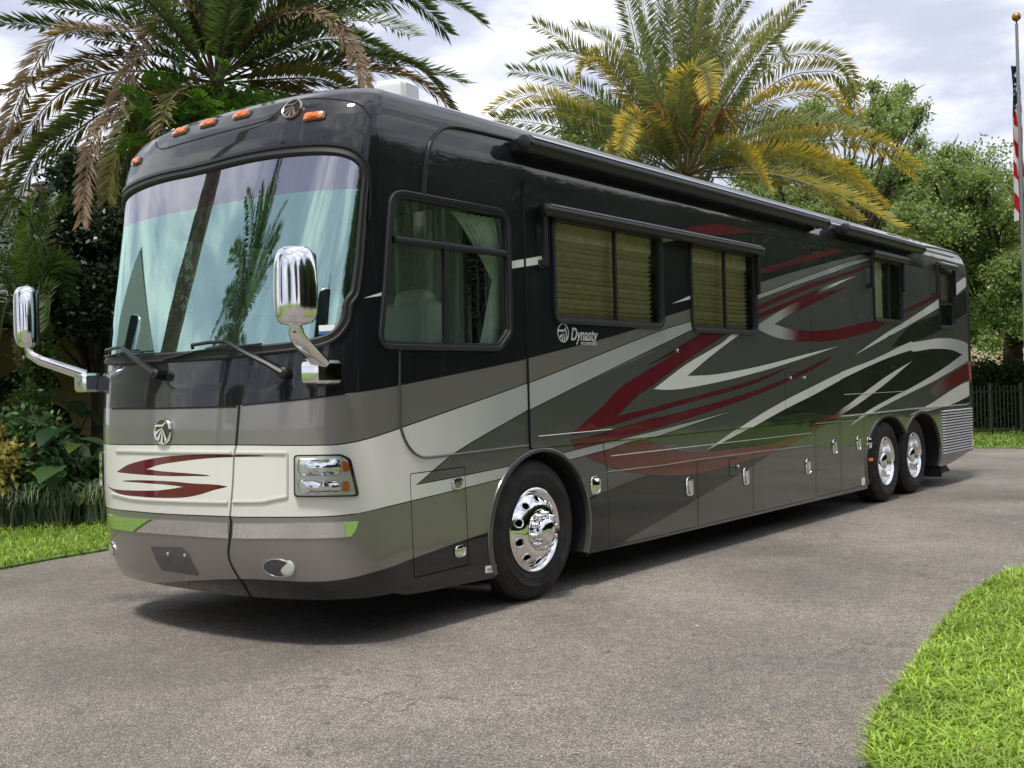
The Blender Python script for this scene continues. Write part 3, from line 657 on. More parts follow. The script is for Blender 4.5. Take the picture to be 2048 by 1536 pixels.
# ------------------------------------------------------------------ one planar subdivision for the whole painted skin
cut_p, cut_e = [], []
def addloop(Q, close=True):
    Q = dens(np.asarray(Q), close); b = len(cut_p); n = len(Q); cut_p.extend([tuple(q) for q in Q]); cut_e.extend([(b+i, b+(i+1) % n) for i in range(n if close else n-1)]); return Q
OUTD = addloop(OUTL)
LAY = []
for Q, col, line in PAINTS:
    if line: LAY.append((addloop(grow(Q, line)), (.008, .008, .009)))
    LAY.append((addloop(Q), col))
HD = [addloop(h) for h in HOLES]
PD = []
for n_, Q, rz in PANELS:
    PD.append((n_, addloop(Q), addloop(grow(Q, -.006)), rz))
g = np.stack(np.meshgrid(np.arange(-LF+.04, .3, .075), np.arange(.2, 3.04, .075)), -1).reshape(-1, 2)
g2 = np.stack(np.meshgrid(np.arange(.5, LS, .5), np.arange(.3, 3.04, .4)), -1).reshape(-1, 2)
cut_p.extend([tuple(q) for q in np.r_[g, g2]])
R_ = delaunay_2d_cdt([Vector(p) for p in cut_p], cut_e, [], 0, 1e-5)
SP = np.array([tuple(v) for v in R_[0]]); SF = np.array([tuple(f) for f in R_[2]]); SC = SP[SF].mean(1)
ok = inpoly(SC, OUTD)
for h in HD: ok &= ~inpoly(SC, h)
SF, SC = SF[ok], SC[ok]
ncol = np.tile(np.array(BLACK), (len(SF), 3, 1))
nmet = np.zeros(len(SF))
for Q, col in LAY:
    m = inpoly(SC, Q)
    nmet[m] = 1.0 if (col is GREY or col is GREY2) else 0.0
    if not m.any(): continue
    if callable(col): ncol[m] = col(SP[SF[m].ravel()]).reshape(-1, 3, 3)
    else: ncol[m] = np.array(col)
owner = np.zeros(len(SF), int)
for k, (n_, q0, q1, rz) in enumerate(PD):
    a = inpoly(SC, q0); b = inpoly(SC, q1)
    owner[b] = k+1; owner[a & ~b] = -1
def skin_object(name, sel, parent, raise_=0.0):
    f = SF[sel]; c = ncol[sel]; idx, inv = np.unique(f, return_inverse=True); f = inv.reshape(f.shape)
    q = SP[idx]; nn = surf_n(q[:, 0], q[:, 1]); V = surf(q[:, 0], q[:, 1])+nn*raise_
    me = bpy.data.meshes.new(name); me.from_pydata([tuple(p) for p in V], [], [tuple(map(int, t)) for t in f])
    fn = np.cross(V[f[:, 1]]-V[f[:, 0]], V[f[:, 2]]-V[f[:, 0]])
    if (fn*nn[f[:, 0]]).sum() < 0: me.flip_normals(); c = c[:, ::-1]
    a = me.color_attributes.new('paint', 'FLOAT_COLOR', 'CORNER'); cc = np.ones((len(f)*3, 4), np.float32)
    # corner order after a possible flip is taken from the mesh itself
    lv = np.empty(len(f)*3, np.int32); me.loops.foreach_get('vertex_index', lv)
    base = ncol[sel]
    for t in range(len(f)):
        d = {int(f[t][j]): base[t][j] for j in range(3)}
        for j in range(3): cc[t*3+j, :3] = d[int(lv[t*3+j])]
    a.data.foreach_set('color', cc.ravel())
    am = me.attributes.new('metal', 'FLOAT', 'FACE'); am.data.foreach_set('value', nmet[sel].astype(np.float32))
    me.polygons.foreach_set('use_smooth', np.ones(len(f), bool))
    me.normals_split_custom_set_from_vertices([tuple(n) for n in nn])
    return link(name, me, PAINT, parent)
BODY = skin_object('body', owner == 0, RV)
PO = []
for k, (n_, q0, q1, rz) in enumerate(PD):
    o = skin_object(n_, owner == k+1, RV, rz); PO.append(o)
    ribbon('joint', grow(q0, -.003), [(-.016, -.012), (.016, -.012)], DARK, o)
    if rz > .01: ribbon('edge_trim', q1, [(0, rz), (0, -.012)], TRIM, o)
# rest of the shell: far side, roof, tail
def grid_obj(name, us, vs, colf, parent, skip=None):
    U, Vv = np.meshgrid(us, vs); Q = np.stack([U, Vv], -1).reshape(-1, 2); nn = surf_n(Q[:, 0], Q[:, 1]); V = surf(Q[:, 0], Q[:, 1]); a, b = len(us), len(vs); F = []
    for j in range(b-1):
        for i in range(a-1):
            if skip and skip((us[i]+us[i+1])/2, (vs[j]+vs[j+1])/2): continue
            F.append((j*a+i, j*a+i+1, (j+1)*a+i+1, (j+1)*a+i))
    F = np.array(F); fn = np.cross(V[F[:, 1]]-V[F[:, 0]], V[F[:, 2]]-V[F[:, 0]])
    if (fn*nn[F[:, 0]]).sum() < 0: F = F[:, ::-1]
    me = fast_mesh(name, V, F, np.array([colf(*q) for q in Q]), True); me.normals_split_custom_set_from_vertices([tuple(n) for n in nn])
    return link(name, me, PAINT, parent)
vro = np.r_[3.05, 3.1, np.arange(3.15, 3.56, .03), 3.6, 3.65, 3.7, 3.75, 3.8]
uro = np.r_[np.linspace(-LF-LS, -LF, 40)[:-1], np.linspace(-LF, -.05, 60), np.linspace(0, LS, 60), np.linspace(LS, LS+LR, 50)[1:]]
grid_obj('roof', uro, vro, lambda u, v: (.5, .51, .52) if v > 3.62 else ((.06, .062, .06) if u > XU(11.8) else BLACK), RV)
cw = mirror_u(cabw); cwx0, cwx1, cwz0, cwz1 = cw[:, 0].min(), cw[:, 0].max(), cw[:, 1].min(), cw[:, 1].max()
ufa = np.r_[np.linspace(-LF-LS, cwx0, 12), np.linspace(cwx0, cwx1, 3)[1:], np.linspace(cwx1, -LF, 3)[1:]]
grid_obj('far_side', ufa, [.26, .8, cwz0, cwz1, 3.05], lambda u, v: (.06, .062, .06) if v < 1.2 else BLACK, RV, lambda u, v: cwx0 < u < cwx1 and cwz0 < v < cwz1)
grid_obj('tail', np.linspace(LS, LS+LR, 50), np.linspace(.43, 3.05, 16), lambda u, v: (.06, .062, .06), RV)
patch('far_cab_glass', np.array([(cwx0, cwz0), (cwx1, cwz0), (cwx1, cwz1), (cwx0, cwz1)]), CABGLASS, RV, off=-.005, grid=1)
# chassis and floor
m = MB(); m.box((7.4, YC, .62), (12.2, 1.6, .5)); m.box((7.5, YC, 1.12), (12.4, 2.4, .04)); m.box((6.1, YC, .34), (5.6, 2.3, .04)); m.box((1.6, YC, .36), (.8, 2.3, .04)); m.build('chassis', DARK, RV, False)
for A_, x0, x1 in ((ARCHC[0], 0, 0), (ARCHC[1], 0, 0), (ARCHC[2], 0, 0)):
    q = surf(A_[:, 0], A_[:, 1]); V = np.r_[q+np.array([0, .012, 0]), q+np.array([0, .5, 0])]; k = len(q)
    MB().add(V, [(i, i+1, k+i+1, k+i) for i in range(k-1)]).build('wheel_well', DARK, RV)
# flared lips round the wheel openings
LIPM = simple('arch_lip', (.055, .056, .054), .3, coat=1.0)
ribbon('wheel_arch', np.array(ARF), [(-.036, 0), (-.032, .008), (-.014, .016), (0.0, .016), (.004, -.02)], LIPM, RV, closed=False)
ribbon('wheel_arch', np.array(AR1), [(-.036, 0), (-.032, .008), (-.014, .016), (0.0, .016), (.004, -.02)], LIPM, RV, closed=False)
ribbon('wheel_arch', np.array(AR2), [(-.036, 0), (-.032, .008), (-.014, .016), (0.0, .016), (.004, -.02)], LIPM, RV, closed=False)
# ------------------------------------------------------------------ wheels
def tyre_mat():
    m, t, b = new_mat('tyre_rubber'); sset(b, Base_Color=(.018, .018, .02, 1), Roughness=.72)
    tc = N('ShaderNodeTexCoord', t); n = N('ShaderNodeTexNoise', t); n.inputs['Scale'].default_value = 9; n.inputs['Detail'].default_value = 6; t.links.new(tc.outputs['Object'], n.inputs['Vector'])
    r = N('ShaderNodeValToRGB', t); r.color_ramp.elements[0].color = (.006, .006, .007, 1); r.color_ramp.elements[1].color = (.030, .028, .026, 1); r.color_ramp.elements[0].position = .35; r.color_ramp.elements[1].position = .8
    t.links.new(n.outputs['Fac'], r.inputs[0]); t.links.new(r.outputs[0], b.inputs['Base Color']); return m
TYRE = tyre_mat()
def rim_disc(holes, prof_r, prof_h, hole_r, hr, n=120):
    pass
def wheel(X, Yf, steer, sgn=1):
    """near side: outer face towards -Y"""
    zc = .512; c = np.array((X, Yf, zc)); ax = (0, -sgn, 0); R0 = .512; w = .30
    root = MB()
    tp = [(.290, -.035), (.300, .002), (.325, .010), (.345, .018), (.350, .022), (.356, .019), (.385, .027), (.40, .028), (.405, .031), (.41, .027), (.44, .022), (.465, .008), (.478, .006), (.492, -.006), (.502, -.022), (R0, -.035)]
    y = -.045
    for k in range(5): tp += [(R0, y), (R0-.014, y+.0), (R0-.014, y-.012), (R0, y-.012)]; y -= .05
    tp += [(R0, -w+.03), (.49, -w+.01), (.44, -w), (.30, -w)]
    t = root.lathe(tp, c, ax, 72).build('wheel', TYRE, RV, True, 30)
    def sub(mb, name, mat, ang=35): return mb.build(name, mat, t, True, ang)
    # ribs on the sidewall
    if steer:
        rp = [(.292, -.04), (.303, -.005), (.305, .012), (.296, .016), (.284, .008), (.270, -.012)]
        sub(MB().lathe(rp, c, ax, 72), 'rim_flange', ALU)
        # disc with ten hand holes, bulging outwards
        m = MB(); nseg = 120; rs = [.270, .262, .252, .240, .228, .218, .206, .195, .180, .165, .150]; hs = [-.012, -.004, .006, .016, .026, .034, .042, .048, .054, .058, .060]
        e1 = np.array((1., 0, 0)); e2 = np.array((0, 0, 1.)); a3 = np.array(ax, float); V = []; F = []
        for r_, h_ in zip(rs, hs):
            for k in range(nseg):
                a = 2*pi*k/nseg; V.append(c+a3*h_+r_*(math.cos(a)*e1+math.sin(a)*e2))
        V = np.array(V); V2 = []
        for i in range(len(rs)-1):
            for k in range(nseg):
                am = (k+.5)/nseg*10 % 1.0; rm = (rs[i]+rs[i+1])/2
                da = (am-.5)*2*pi/10*rm; dr = rm-.226
                if (da/.030)**2+(dr/.024)**2 < 1: continue
                F.append((i*nseg+k, i*nseg+(k+1) % nseg, (i+1)*nseg+(k+1) % nseg, (i+1)*nseg+k))
        m.add(V, F); sub(m, 'rim_disc', CHROME)
        for j in range(10):
            a = 2*pi*(j+.5)/10; cc = c+a3*.025+.226*(math.cos(a)*e1+math.sin(a)*e2); er = math.cos(a)*e1+math.sin(a)*e2; et = -math.sin(a)*e1+math.cos(a)*e2
            ring = []; hh = []
            for q in np.linspace(0, 2*pi, 25): 
                dr = .025*math.sin(q); ring.append(cc+er*dr+et*.031*math.cos(q)+a3*(-dr*.8+.004))
            sub(MB().tube(ring, .0045, 6, False), 'hand_hole', ALU)
        sub(MB().lathe([(.152, .058), (.15, .066), (.148, .07), (.0, .07)], c, ax, 48), 'hub_flange', CHROME)
        sub(MB().lathe([(.098, .066), (.096, .10), (.09, .125), (.078, .14), (.05, .15), (.0, .153)], c, ax, 40), 'hub_cap', CHROME, 60)
        for j in range(10):
            a = 2*pi*j/10+.2; cc = c+.1225*(math.cos(a)*e1+math.sin(a)*e2)+a3*.07
            sub(MB().lathe([(.022, 0), (.022, .012), (.0175, .016), (.0175, .045), (.012, .054), (0, .056)], cc, ax, 12), 'lug_nut', CHROME, 50)
        sub(MB().lathe([(.275, -.1), (0, -.1)], c, ax, 40), 'brake_drum', DARK)
    else:
        rp = [(.292, -.04), (.303, -.005), (.305, .012), (.297, .016), (.287, .008), (.280, -.02), (.276, -.05), (.262, -.085), (.255, -.12), (.25, -.145), (.235, -.158), (.20, -.16), (.15, -.158), (.13, -.156)]
        sub(MB().lathe(rp, c, ax, 72), 'rim', ALU, 50)
        sub(MB().lathe([(.132, -.157), (.13, -.13), (.118, -.12), (.112, -.118), (.11, -.02), (.10, -.005), (.07, .006), (.0, .01)], c, ax, 48), 'hub_cap', CHROME, 45)
        e1 = np.array((1., 0, 0)); e2 = np.array((0, 0, 1.)); a3 = np.array(ax, float)
        for j in range(10):
            a = 2*pi*j/10+.2; cc = c+.168*(math.cos(a)*e1+math.sin(a)*e2)-a3*.157
            sub(MB().lathe([(.021, 0), (.021, .012), (.017, .016), (.017, .04), (.010, .048), (0, .049)], cc, ax, 12), 'lug_nut', CHROME, 50)
            cc = c+.215*(math.cos(a+.3)*e1+math.sin(a+.3)*e2)-a3*.156
            sub(MB().lathe([(.026, .0), (.0, .0)], cc, ax, 14), 'hand_hole', DARK)
    return t
wheel(2.655, .045, True); wheel(10.10, .05, False); wheel(11.30, .085, False)
for X in (2.66, 10.12, 11.32): wheel(X, W-.05, False, -1)
MB().box((12.27, .24, .34), (.02, .46, .40)).build('mud_flap', RUBBER, RV, False)
MB().box((3.32, .24, .40), (.02, .42, .34)).build('mud_flap', RUBBER, RV, False)
MB().box((12.75, .35, .22), (.5, .5, .10), taper=.8).build('tail_skid', RUBBER, RV, False)
# exhaust stub by the front wheel
q = onside([(981, 1173)], .12)[0]
MB().tube([q+np.array([-.02, -.02, 0]), q+np.array([-.25, .4, .02])], .028, 16, False).tube([q+np.array([-.02, -.02, 0]), q+np.array([-.25, .4, .02])], .022, 16, False).build('exhaust_pipe', simple('exhaust_steel', (.10, .095, .09), .45, metal=.6), RV)
# ------------------------------------------------------------------ windows
def frame_prof(w, h): return [(-w*.5, -.03), (-w*.5, h*.4), (-w*.35, h), (-w*.05, h*.9), (0, h*.55), (w*.25, h*.5), (w*.4, h*.1), (w*.4, -.035)]
def uvbar(name, a, b, w, h, parent, base=0.0, mat=None):
    return ribbon(name, np.array([a, b]), [(-w/2, -.03), (-w/2, h), (w/2, h), (w/2, -.03)], mat or FRAME, parent, closed=False, base=base)
def flip(Q): Q = np.asarray(Q); return Q if area(Q) > 0 else Q[::-1]
# cab side window
cq = flip(cabw); cg = patch('cab_window', grow(cq, -.01), CABGLASS, RV, off=-.012, grid=.5)
ribbon('window_frame', cq, [(.030, -.002), (.030, .010), (.022, .018), (.0, .016), (-.006, .008), (-.020, .007), (-.026, -.02)], FRAME, cg)
b0, b1 = p2s(px('A 232,338 992,436')); 
ribbon('cross_bar', np.array([b0, b1]), [(-.022, -.02), (-.022, .012), (-.005, .016), (.022, .012), (.022, -.02)], FRAME, cg, closed=False)
b0, b1 = p2s(px('A 583,395 590,1050')); ribbon('sash_bar', np.array([b0, b1]), [(-.020, -.02), (-.020, .010), (.020, .010), (.020, -.02)], FRAME, cg, closed=False)
wins = []
WB = [.016, .016, 0.0, 0.0]
BLIND = simple('blind_fabric', (.88, .80, .62), .8, var=.15, vscale=14)
CURT = simple('curtain_fabric', (.92, .93, .86), .85, var=.1, vscale=12)
INTER = simple('interior_dark', (.10, .09, .07), .9)
for k, q in enumerate(win):
    q = flip(q); bz = WB[k]
    gl = patch('side_window', grow(q, -.008), SIDEGLASS, RV, off=-.012+bz, grid=.6); wins.append(gl)
    ribbon('window_frame', q, [(.028, -.002), (.028, .014), (.02, .020), (.0, .018), (-.006, .010), (-.022, .008), (-.028, -.03)], FRAME, gl, base=bz)
    x0, x1, z0, z1 = q[:, 0].min(), q[:, 0].max(), q[:, 1].min(), q[:, 1].max()
    # dark room behind
    m = MB(); c = surf((x0+x1)/2, (z0+z1)/2); c = c+np.array([0, .28, 0]); w_, h_ = x1-x0+.1, z1-z0+.1
    V = [(c[0]-w_/2, -.0+.03, c[2]-h_/2), (c[0]+w_/2, .03, c[2]-h_/2), (c[0]+w_/2, .03, c[2]+h_/2), (c[0]-w_/2, .03, c[2]+h_/2)]; V = V+[(a, .5, b) for a, _, b in V]
    m.add(V, [(4, 5, 6, 7), (0, 1, 5, 4), (1, 2, 6, 5), (2, 3, 7, 6), (3, 0, 4, 7)]); m.build('window_recess', INTER, gl, False)
    if k < 3: ribbon('sash_bar', np.array([((x0*.46+x1*.54), z0+.01), ((x0*.46+x1*.54), z1-.01)]) if k != 1 else np.array([(x0*.5+x1*.5, z0+.01), (x0*.5+x1*.5, z1-.01)]), [(-.014, -.02), (-.014, .009), (.014, .009), (.014, -.02)], FRAME, gl, closed=False, base=bz)
    else: ribbon('sash_bar', np.array([(x0+.01, z0*.58+z1*.42), (x1-.01, z0*.58+z1*.42)]), [(-.014, -.02), (-.014, .009), (.014, .009), (.014, -.02)], FRAME, gl, closed=False, base=bz)
    # pleated blinds: slat by slat
    if k in (0, 1):
        bx1 = x1-.03; n = 15; top = z1-.02; hv = .13
        a = surf(x0+.03, 1.5)[0]; b = surf(bx1, 1.5)[0]
        MB().box(((a+b)/2, .07, top-hv/2), (b-a, .02, hv)).build('valance', BLIND, gl, False)
        sh = (top-hv-z0-.02)/n
        for i in range(n):
            zc = top-hv-sh*(i+.5); R = Matrix.Rotation(math.radians(44+5*math.sin(i*2.1)), 3, 'X')
            MB().box(((a+b)/2+.0, .075, zc), (b-a-.01, .003, sh*1.06), R).build('slat', BLIND, gl, False)
    elif k == 2:
        a = surf(x0+.03, 1.5)[0]; b = surf(x0*.5+x1*.5, 1.5)[0]; m = MB(); V = []; nn = 24
        for i in range(nn+1): 
            x = a+(b-a)*i/nn; y = .09+.015*math.sin(i*2.3); V += [(x, y, z0), (x, y, z1)]
        m.add(V, [(2*i, 2*i+2, 2*i+3, 2*i+1) for i in range(nn)]).build('curtain', CURT, gl)
    else:
        a = surf(x0+.02, 1.5)[0]; b = surf(x1-.02, 1.5)[0]; zt = z1-.02; zb = z0*.6+z1*.4
        for i in range(12):
            MB().box(((a+b)/2, .07, zt-(zt-zb)/12*(i+.5)), (b-a, .003, (zt-zb)/12), Matrix.Rotation(math.radians(50), 3, 'X')).build('slat', BLIND, gl, False)
# windshield: tinted pane, shade band, gasket
wq_ = flip(WSH); zb_ = float(p2s(px('H 1350,840'))[0][1])
z_in = lambda q: q
bandline = zb_
lowp = wq_.copy(); 
def clip_v(Q, v, above):
    Q = dens(np.asarray(Q), True, .03, 9); out = []; n = len(Q)
    for i in range(n):
        a, b = Q[i], Q[(i+1) % n]; ia = (a[1] > v) == above; ib = (b[1] > v) == above
        if ia: out.append(a)
        if ia != ib: t = (v-a[1])/(b[1]-a[1]); out.append(a+(b-a)*t)
    return np.array(out)
wsg = patch('windshield', clip_v(grow(wq_, -.012), bandline, False), WSGLASS, RV, off=-.008, grid=.06)
patch('shade_band', clip_v(grow(wq_, -.012), bandline, True), WSBAND, wsg, off=-.008, grid=.06)
ribbon('gasket', wq_, [(.050, -.001), (.048, .012), (.036, .018), (.026, .010), (.012, .012), (-.004, .018), (-.016, .010), (-.022, -.02)], RUBBER, wsg)
drip = p2s(smooth_poly(px('H 750,665 1100,575 1400,530 1640,520 1790,550 1880,640 1905,760 1900,1040'), False)); drip = drip[drip[:, 0] > -LF/2]
drip = np.r_[mirror_u(drip)[::-1], drip]
ribbon('drip_rail', drip+np.array([0, .012]), [(-.012, 0), (-.010, .02), (.010, .02), (.012, 0)], TRIM, wsg, closed=False)
# ------------------------------------------------------------------ cab interior
CREAMF = simple('seat_leather', (.66, .62, .50), .6, bump=.15, bscale=60)
m = MB(); m.box((1.98, YC, 1.16), (1.7, 2.44, .06)); m.box((2.95, YC+.4, 2.1), (.05, 1.6, 1.9)); m.box((2.05, YC, 3.02), (1.6, 2.40, .05)); m.build('cab_floor', simple('cab_trim', (.60, .57, .48), .9), RV, False)
m = MB(); m.rbox((1.02, YC, 1.56), (.5, 1.7, .30), .1, axis=1); m.rbox((1.16, .62, 1.66), (.34, .7, .22), .06, axis=1); m.build('dashboard', simple('dash', (.05, .055, .055), .55), RV)
def seat(x, y):
    m = MB(); m.rbox((x, y, 1.44), (.56, .54, .18), .07, axis=2); m.rbox((x-.02, y, 1.28), (.4, .4, .2), .05)
    o = m.build('cab_seat', CREAMF, RV, True, 50)
    R = np.array(Matrix.Rotation(math.radians(-12), 3, 'Y').inverted())
    MB().rbox((x+.30, y, 1.83), (.17, .54, .70), .08, R, 5, 0).build('backrest', CREAMF, o, True, 60)
    MB().rbox((x+.36, y, 2.15), (.15, .34, .22), .07, R, 5, 0).build('headrest', CREAMF, o, True, 60)
    for s in (-1, 1): MB().rbox((x+.16, y+s*.33, 1.66), (.40, .08, .07), .03, None, 4, 0).build('armrest', CREAMF, o, True, 60)
seat(1.68, .60); seat(1.7, 1.95)
m = MB(); ring = [(1.15+.06*math.cos(a), .6+.22*math.cos(a), 1.86+.2*math.sin(a)) for a in np.linspace(0, 2*pi, 33)]; m.tube(ring, .016, 8, False); m.tube([(1.13, .6, 1.86), (.98, .6, 1.6)], .03, 8); m.build('steering_wheel', DARK, RV)
# tied back curtain at the rear of the cab window
c0 = onside(px('A 600,160'), .12)[0][0]; c1 = onside(px('A 992,300'), .12)[0][0]; ct = p2s(px('A 800,150'))[0][1]; cm = p2s(px('A 930,600'))[0][1]; cb = p2s(px('A 930,1040'))[0][1]
V = []; nn = 60; rows = 24
for j in range(rows+1):
    t = j/rows; z = ct+(cb-ct)*t; tie = (cm-ct)/(cb-ct)
    wd = 1-.72*(t/tie)**.8 if t < tie else .28+.22*(t-tie)/(1-tie)
    for i in range(nn+1):
        s = i/nn; x = c1-(c1-c0)*wd*(1-s); y = .10+.025*wd**.5*math.sin(s*52)+.02*t; V.append((x, y, z))
MB().add(V, [(j*(nn+1)+i, j*(nn+1)+i+1, (j+1)*(nn+1)+i+1, (j+1)*(nn+1)+i) for j in range(rows) for i in range(nn)]).build('cab_curtain', CURT, RV)
# ------------------------------------------------------------------ seams and mouldings
SEAM = DARK
def seam(s, w=.006, sm=False, raise_=.0015, name='seam', mat=None, conv=True, parent=None):
    Q = p2s(smooth_poly(px(s), False)) if sm else p2s(px(s))
    return ribbon(name, Q, [(-w/2, raise_), (w/2, raise_)], mat or SEAM, parent or BODY, closed=False)
def mould(s, w=.012, h=.012, mat=None, sm=True, base=0.0, name='moulding', parent=None):
    Q = p2s(smooth_poly(px(s), False)) if sm else p2s(px(s))
    return ribbon(name, Q, [(-w/2, 0), (-w*.4, h*.8), (0, h), (w*.4, h*.8), (w/2, 0)], mat or LIPM, parent or BODY, closed=False, base=base)
seam('F 1020,850 1008,1000 998,1130', .015, True, .003); seam('F 998,1130 992,1160 985,1190 G 975,400 958,600 956,620', .010, True, .003, mat=simple('seam_grey', (.20, .20, .185), .6)); seam('G 956,620 963,660 958,760 945,860 955,930 990,1000 1030,1065 1110,1190', .015, True, .003)
seam('F 150,878 500,876 1000,864', .012, True, .003); seam('F 1040,854 1400,820 1740,778', .010, True, .003)
mould('G 180,178 500,185 965,190', .02, .01, simple('cream_edge', tuple(CREAM*.8), .4, coat=.8)); 
CE = bpy.data.materials['cream_edge']
mould('G 998,190 1345,192', .018, .010, CE); mould('G 1345,192 1345,490', .016, .010, CE); mould('G 1345,490 1240,508 1180,522 975,525', .018, .010, CE); mould('G 150,470 300,505 600,522 940,530', .018, .010, CE)
mould('B 268,0 272,230 285,290 320,370 370,430 430,458 500,455 800,420 1145,378', .016, .012, LIPM); mould('A 268,1095 268,1536', .014, .010, LIPM)
SIL = simple('bright_moulding', (.62, .63, .62), .25, metal=.6, coat=.6)
mould('B 1205,316 1480,290 1705,268', .008, .006, SIL, False, .016); mould('P 1222,912 1250,908.6 1622,866', .008, .006, SIL, False)
mould('B 1690,558 2048,515 D 487,750 870,700 1290,648', .008, .005, SIL, False)
mould('D 1297,470 1600,440 2048,392 E 600,1053 740,1040 890,1028', .018, .014, SIL, False); mould('D 1300,502 1600,476', .007, .005, SIL, False); mould('D 1495,304 1910,282', .006, .005, SIL, False)
mould('E 655,190 760,212 840,238 875,265 885,300 897,420 905,560 909,800 910,980 903,1015 885,1028', .022, .016, TRIM)
seam('P 1206,887 1212,925 1216,943', .008); seam('C 1240,60 1255,700 1290,1480', .005, raise_=.018)
seam('C 1940,300 1935,560 1945,880', .005)
# trim round the recessed black panel above the cab window
mould('I 1520,1340 1530,1200 1545,1080 1580,960 1640,890 1710,868 1850,890 2048,935 P 1040,283', .028, .018, TRIM)
# front hatch outline on the roof dome
seam('H 450,490 455,525 490,540 600,510 900,425 1200,345 1270,300 1350,225 1450,200 1600,195 1780,215 1860,250 1920,330', .007, True, .003)
# ------------------------------------------------------------------ chrome strip, lamps, emblems
def inlay(name, s, mat, off=.004, r=None, parent=None, sm=False, thick=.01, dome=0.0, grid=.06):
    Q = px(s); Q = round_poly(Q, r) if r else (smooth_poly(Q) if sm else Q); return patch(name, p2s(Q), mat, parent or RV, off=off, thick=thick, dome=dome, grid=grid)
inlay('chrome_strip', 'G 985,673 1400,672 1700,662 1830,655 1812,715 1780,760 1700,768 1300,772 978,772', CHROME, .008)
inlay('chrome_strip', 'G 190,625 300,636 500,650 700,660 945,672 950,772 700,757 400,735 215,715 150,700 130,610', CHROME, .008)
SILT = simple('strip_edge', (.5, .5, .5), .2, metal=1.0)
# number plate recess
pl = inlay('plate_recess', 'G 415,825 640,832 668,865 745,1028 492,988', simple('plate_plastic', (.085, .081, .077), .5), .006, r=5)
MBs = simple('bolt', (.8, .8, .8), .2, metal=1)
for s in ('G 541,876', 'G 656,886'):
    q = p2s(px(s))[0]; MB().lathe([(.013, 0), (.013, .006), (.006, .012), (0, .013)], S(q[0], q[1], .006), surf_n(q[0], q[1]), 12).build('bolt', MBs, pl)
# fog lamps
def ell(cx, cy, rx, ry, rot=0, n=28, f='G'):
    ox, oy, sc = FR[f]; t = np.linspace(0, 2*pi, n, endpoint=False); a = rx*np.cos(t); b = ry*np.sin(t); return np.stack([ox+(cx+a*math.cos(rot)-b*math.sin(rot))/sc, oy+(cy+a*math.sin(rot)+b*math.cos(rot))/sc], 1)
fogq = p2s(ell(1285, 975, 100, 58, .18))
for q in (fogq, mirror_u(fogq)):
    fo = patch('fog_lamp', q, simple('fog_recess', (.045, .044, .042), .35, coat=.8) if 'fog_recess' not in bpy.data.materials else bpy.data.materials['fog_recess'], RV, off=.005, grid=.05)
    ribbon('bezel', q, [(-.004, 0), (-.002, .007), (.002, .007), (.004, 0)], ALU, fo)
    near = q is fogq; lc = p2s(px('G 1345,975'))[0] if near else mirror_u(p2s(px('G 1345,975')))[0]
    MB().lathe([(.052, -.02), (.052, -.004), (.044, .001), (.03, .003), (0, .003)], S(lc[0], lc[1], .006), (-.97, -.25 if near else .25, 0), 24).build('lens', simple('fog_glass', (.55, .57, .50), .15, metal=.5) if 'fog_glass' not in bpy.data.materials else bpy.data.materials['fog_glass'], fo)
# headlamp
def headlamp(mir):
    f = (lambda s, r=None, sm=False: mirror_u(p2s(round_poly(px(s), r) if r else px(s)))) if mir else (lambda s, r=None, sm=False: p2s(round_poly(px(s), r) if r else px(s)))
    out_ = f('G 1392,205 1715,198 1780,230 1835,470 1822,487 1395,492', 7)
    hl = patch('headlamp', out_, TRIM, RV, off=.006, grid=.05, thick=.012)
    inn = f('G 1402,214 1700,210 1755,232 1808,465 1800,476 1404,480', 7); patch('reflector', inn, simple('lamp_silver', (.82, .83, .80), .28, metal=.45) if 'lamp_silver' not in bpy.data.materials else bpy.data.materials['lamp_silver'], hl, off=.011, grid=.05)
    for s, d in (('G 1425,235 1690,232 1705,260 1705,325 1690,340 1440,340 1425,300', -.0), ('G 1425,382 1690,380 1708,400 1708,455 1690,465 1435,466', -.0)):
        q = f(s, 6); patch('lamp_bowl', q, CHROME, hl, off=.015, grid=.03, dome=.022)
        ribbon('bowl_rim', q, [(-.006, .01), (0, .018), (.006, .01)], ALU, hl)
    for s in ('G 1716,245 1752,250 1775,310 1722,322', 'G 1716,385 1765,380 1772,450 1720,455'):
        patch('turn_signal', f(s, 4), AMBER, hl, off=.018, grid=.05, thick=.006)
    patch('lens', f('G 1398,210 1705,204 1768,232 1822,468 1812,480 1400,485', 7), LENS, hl, off=.030, grid=.05, thick=.02, dome=.012)
headlamp(False); headlamp(True)
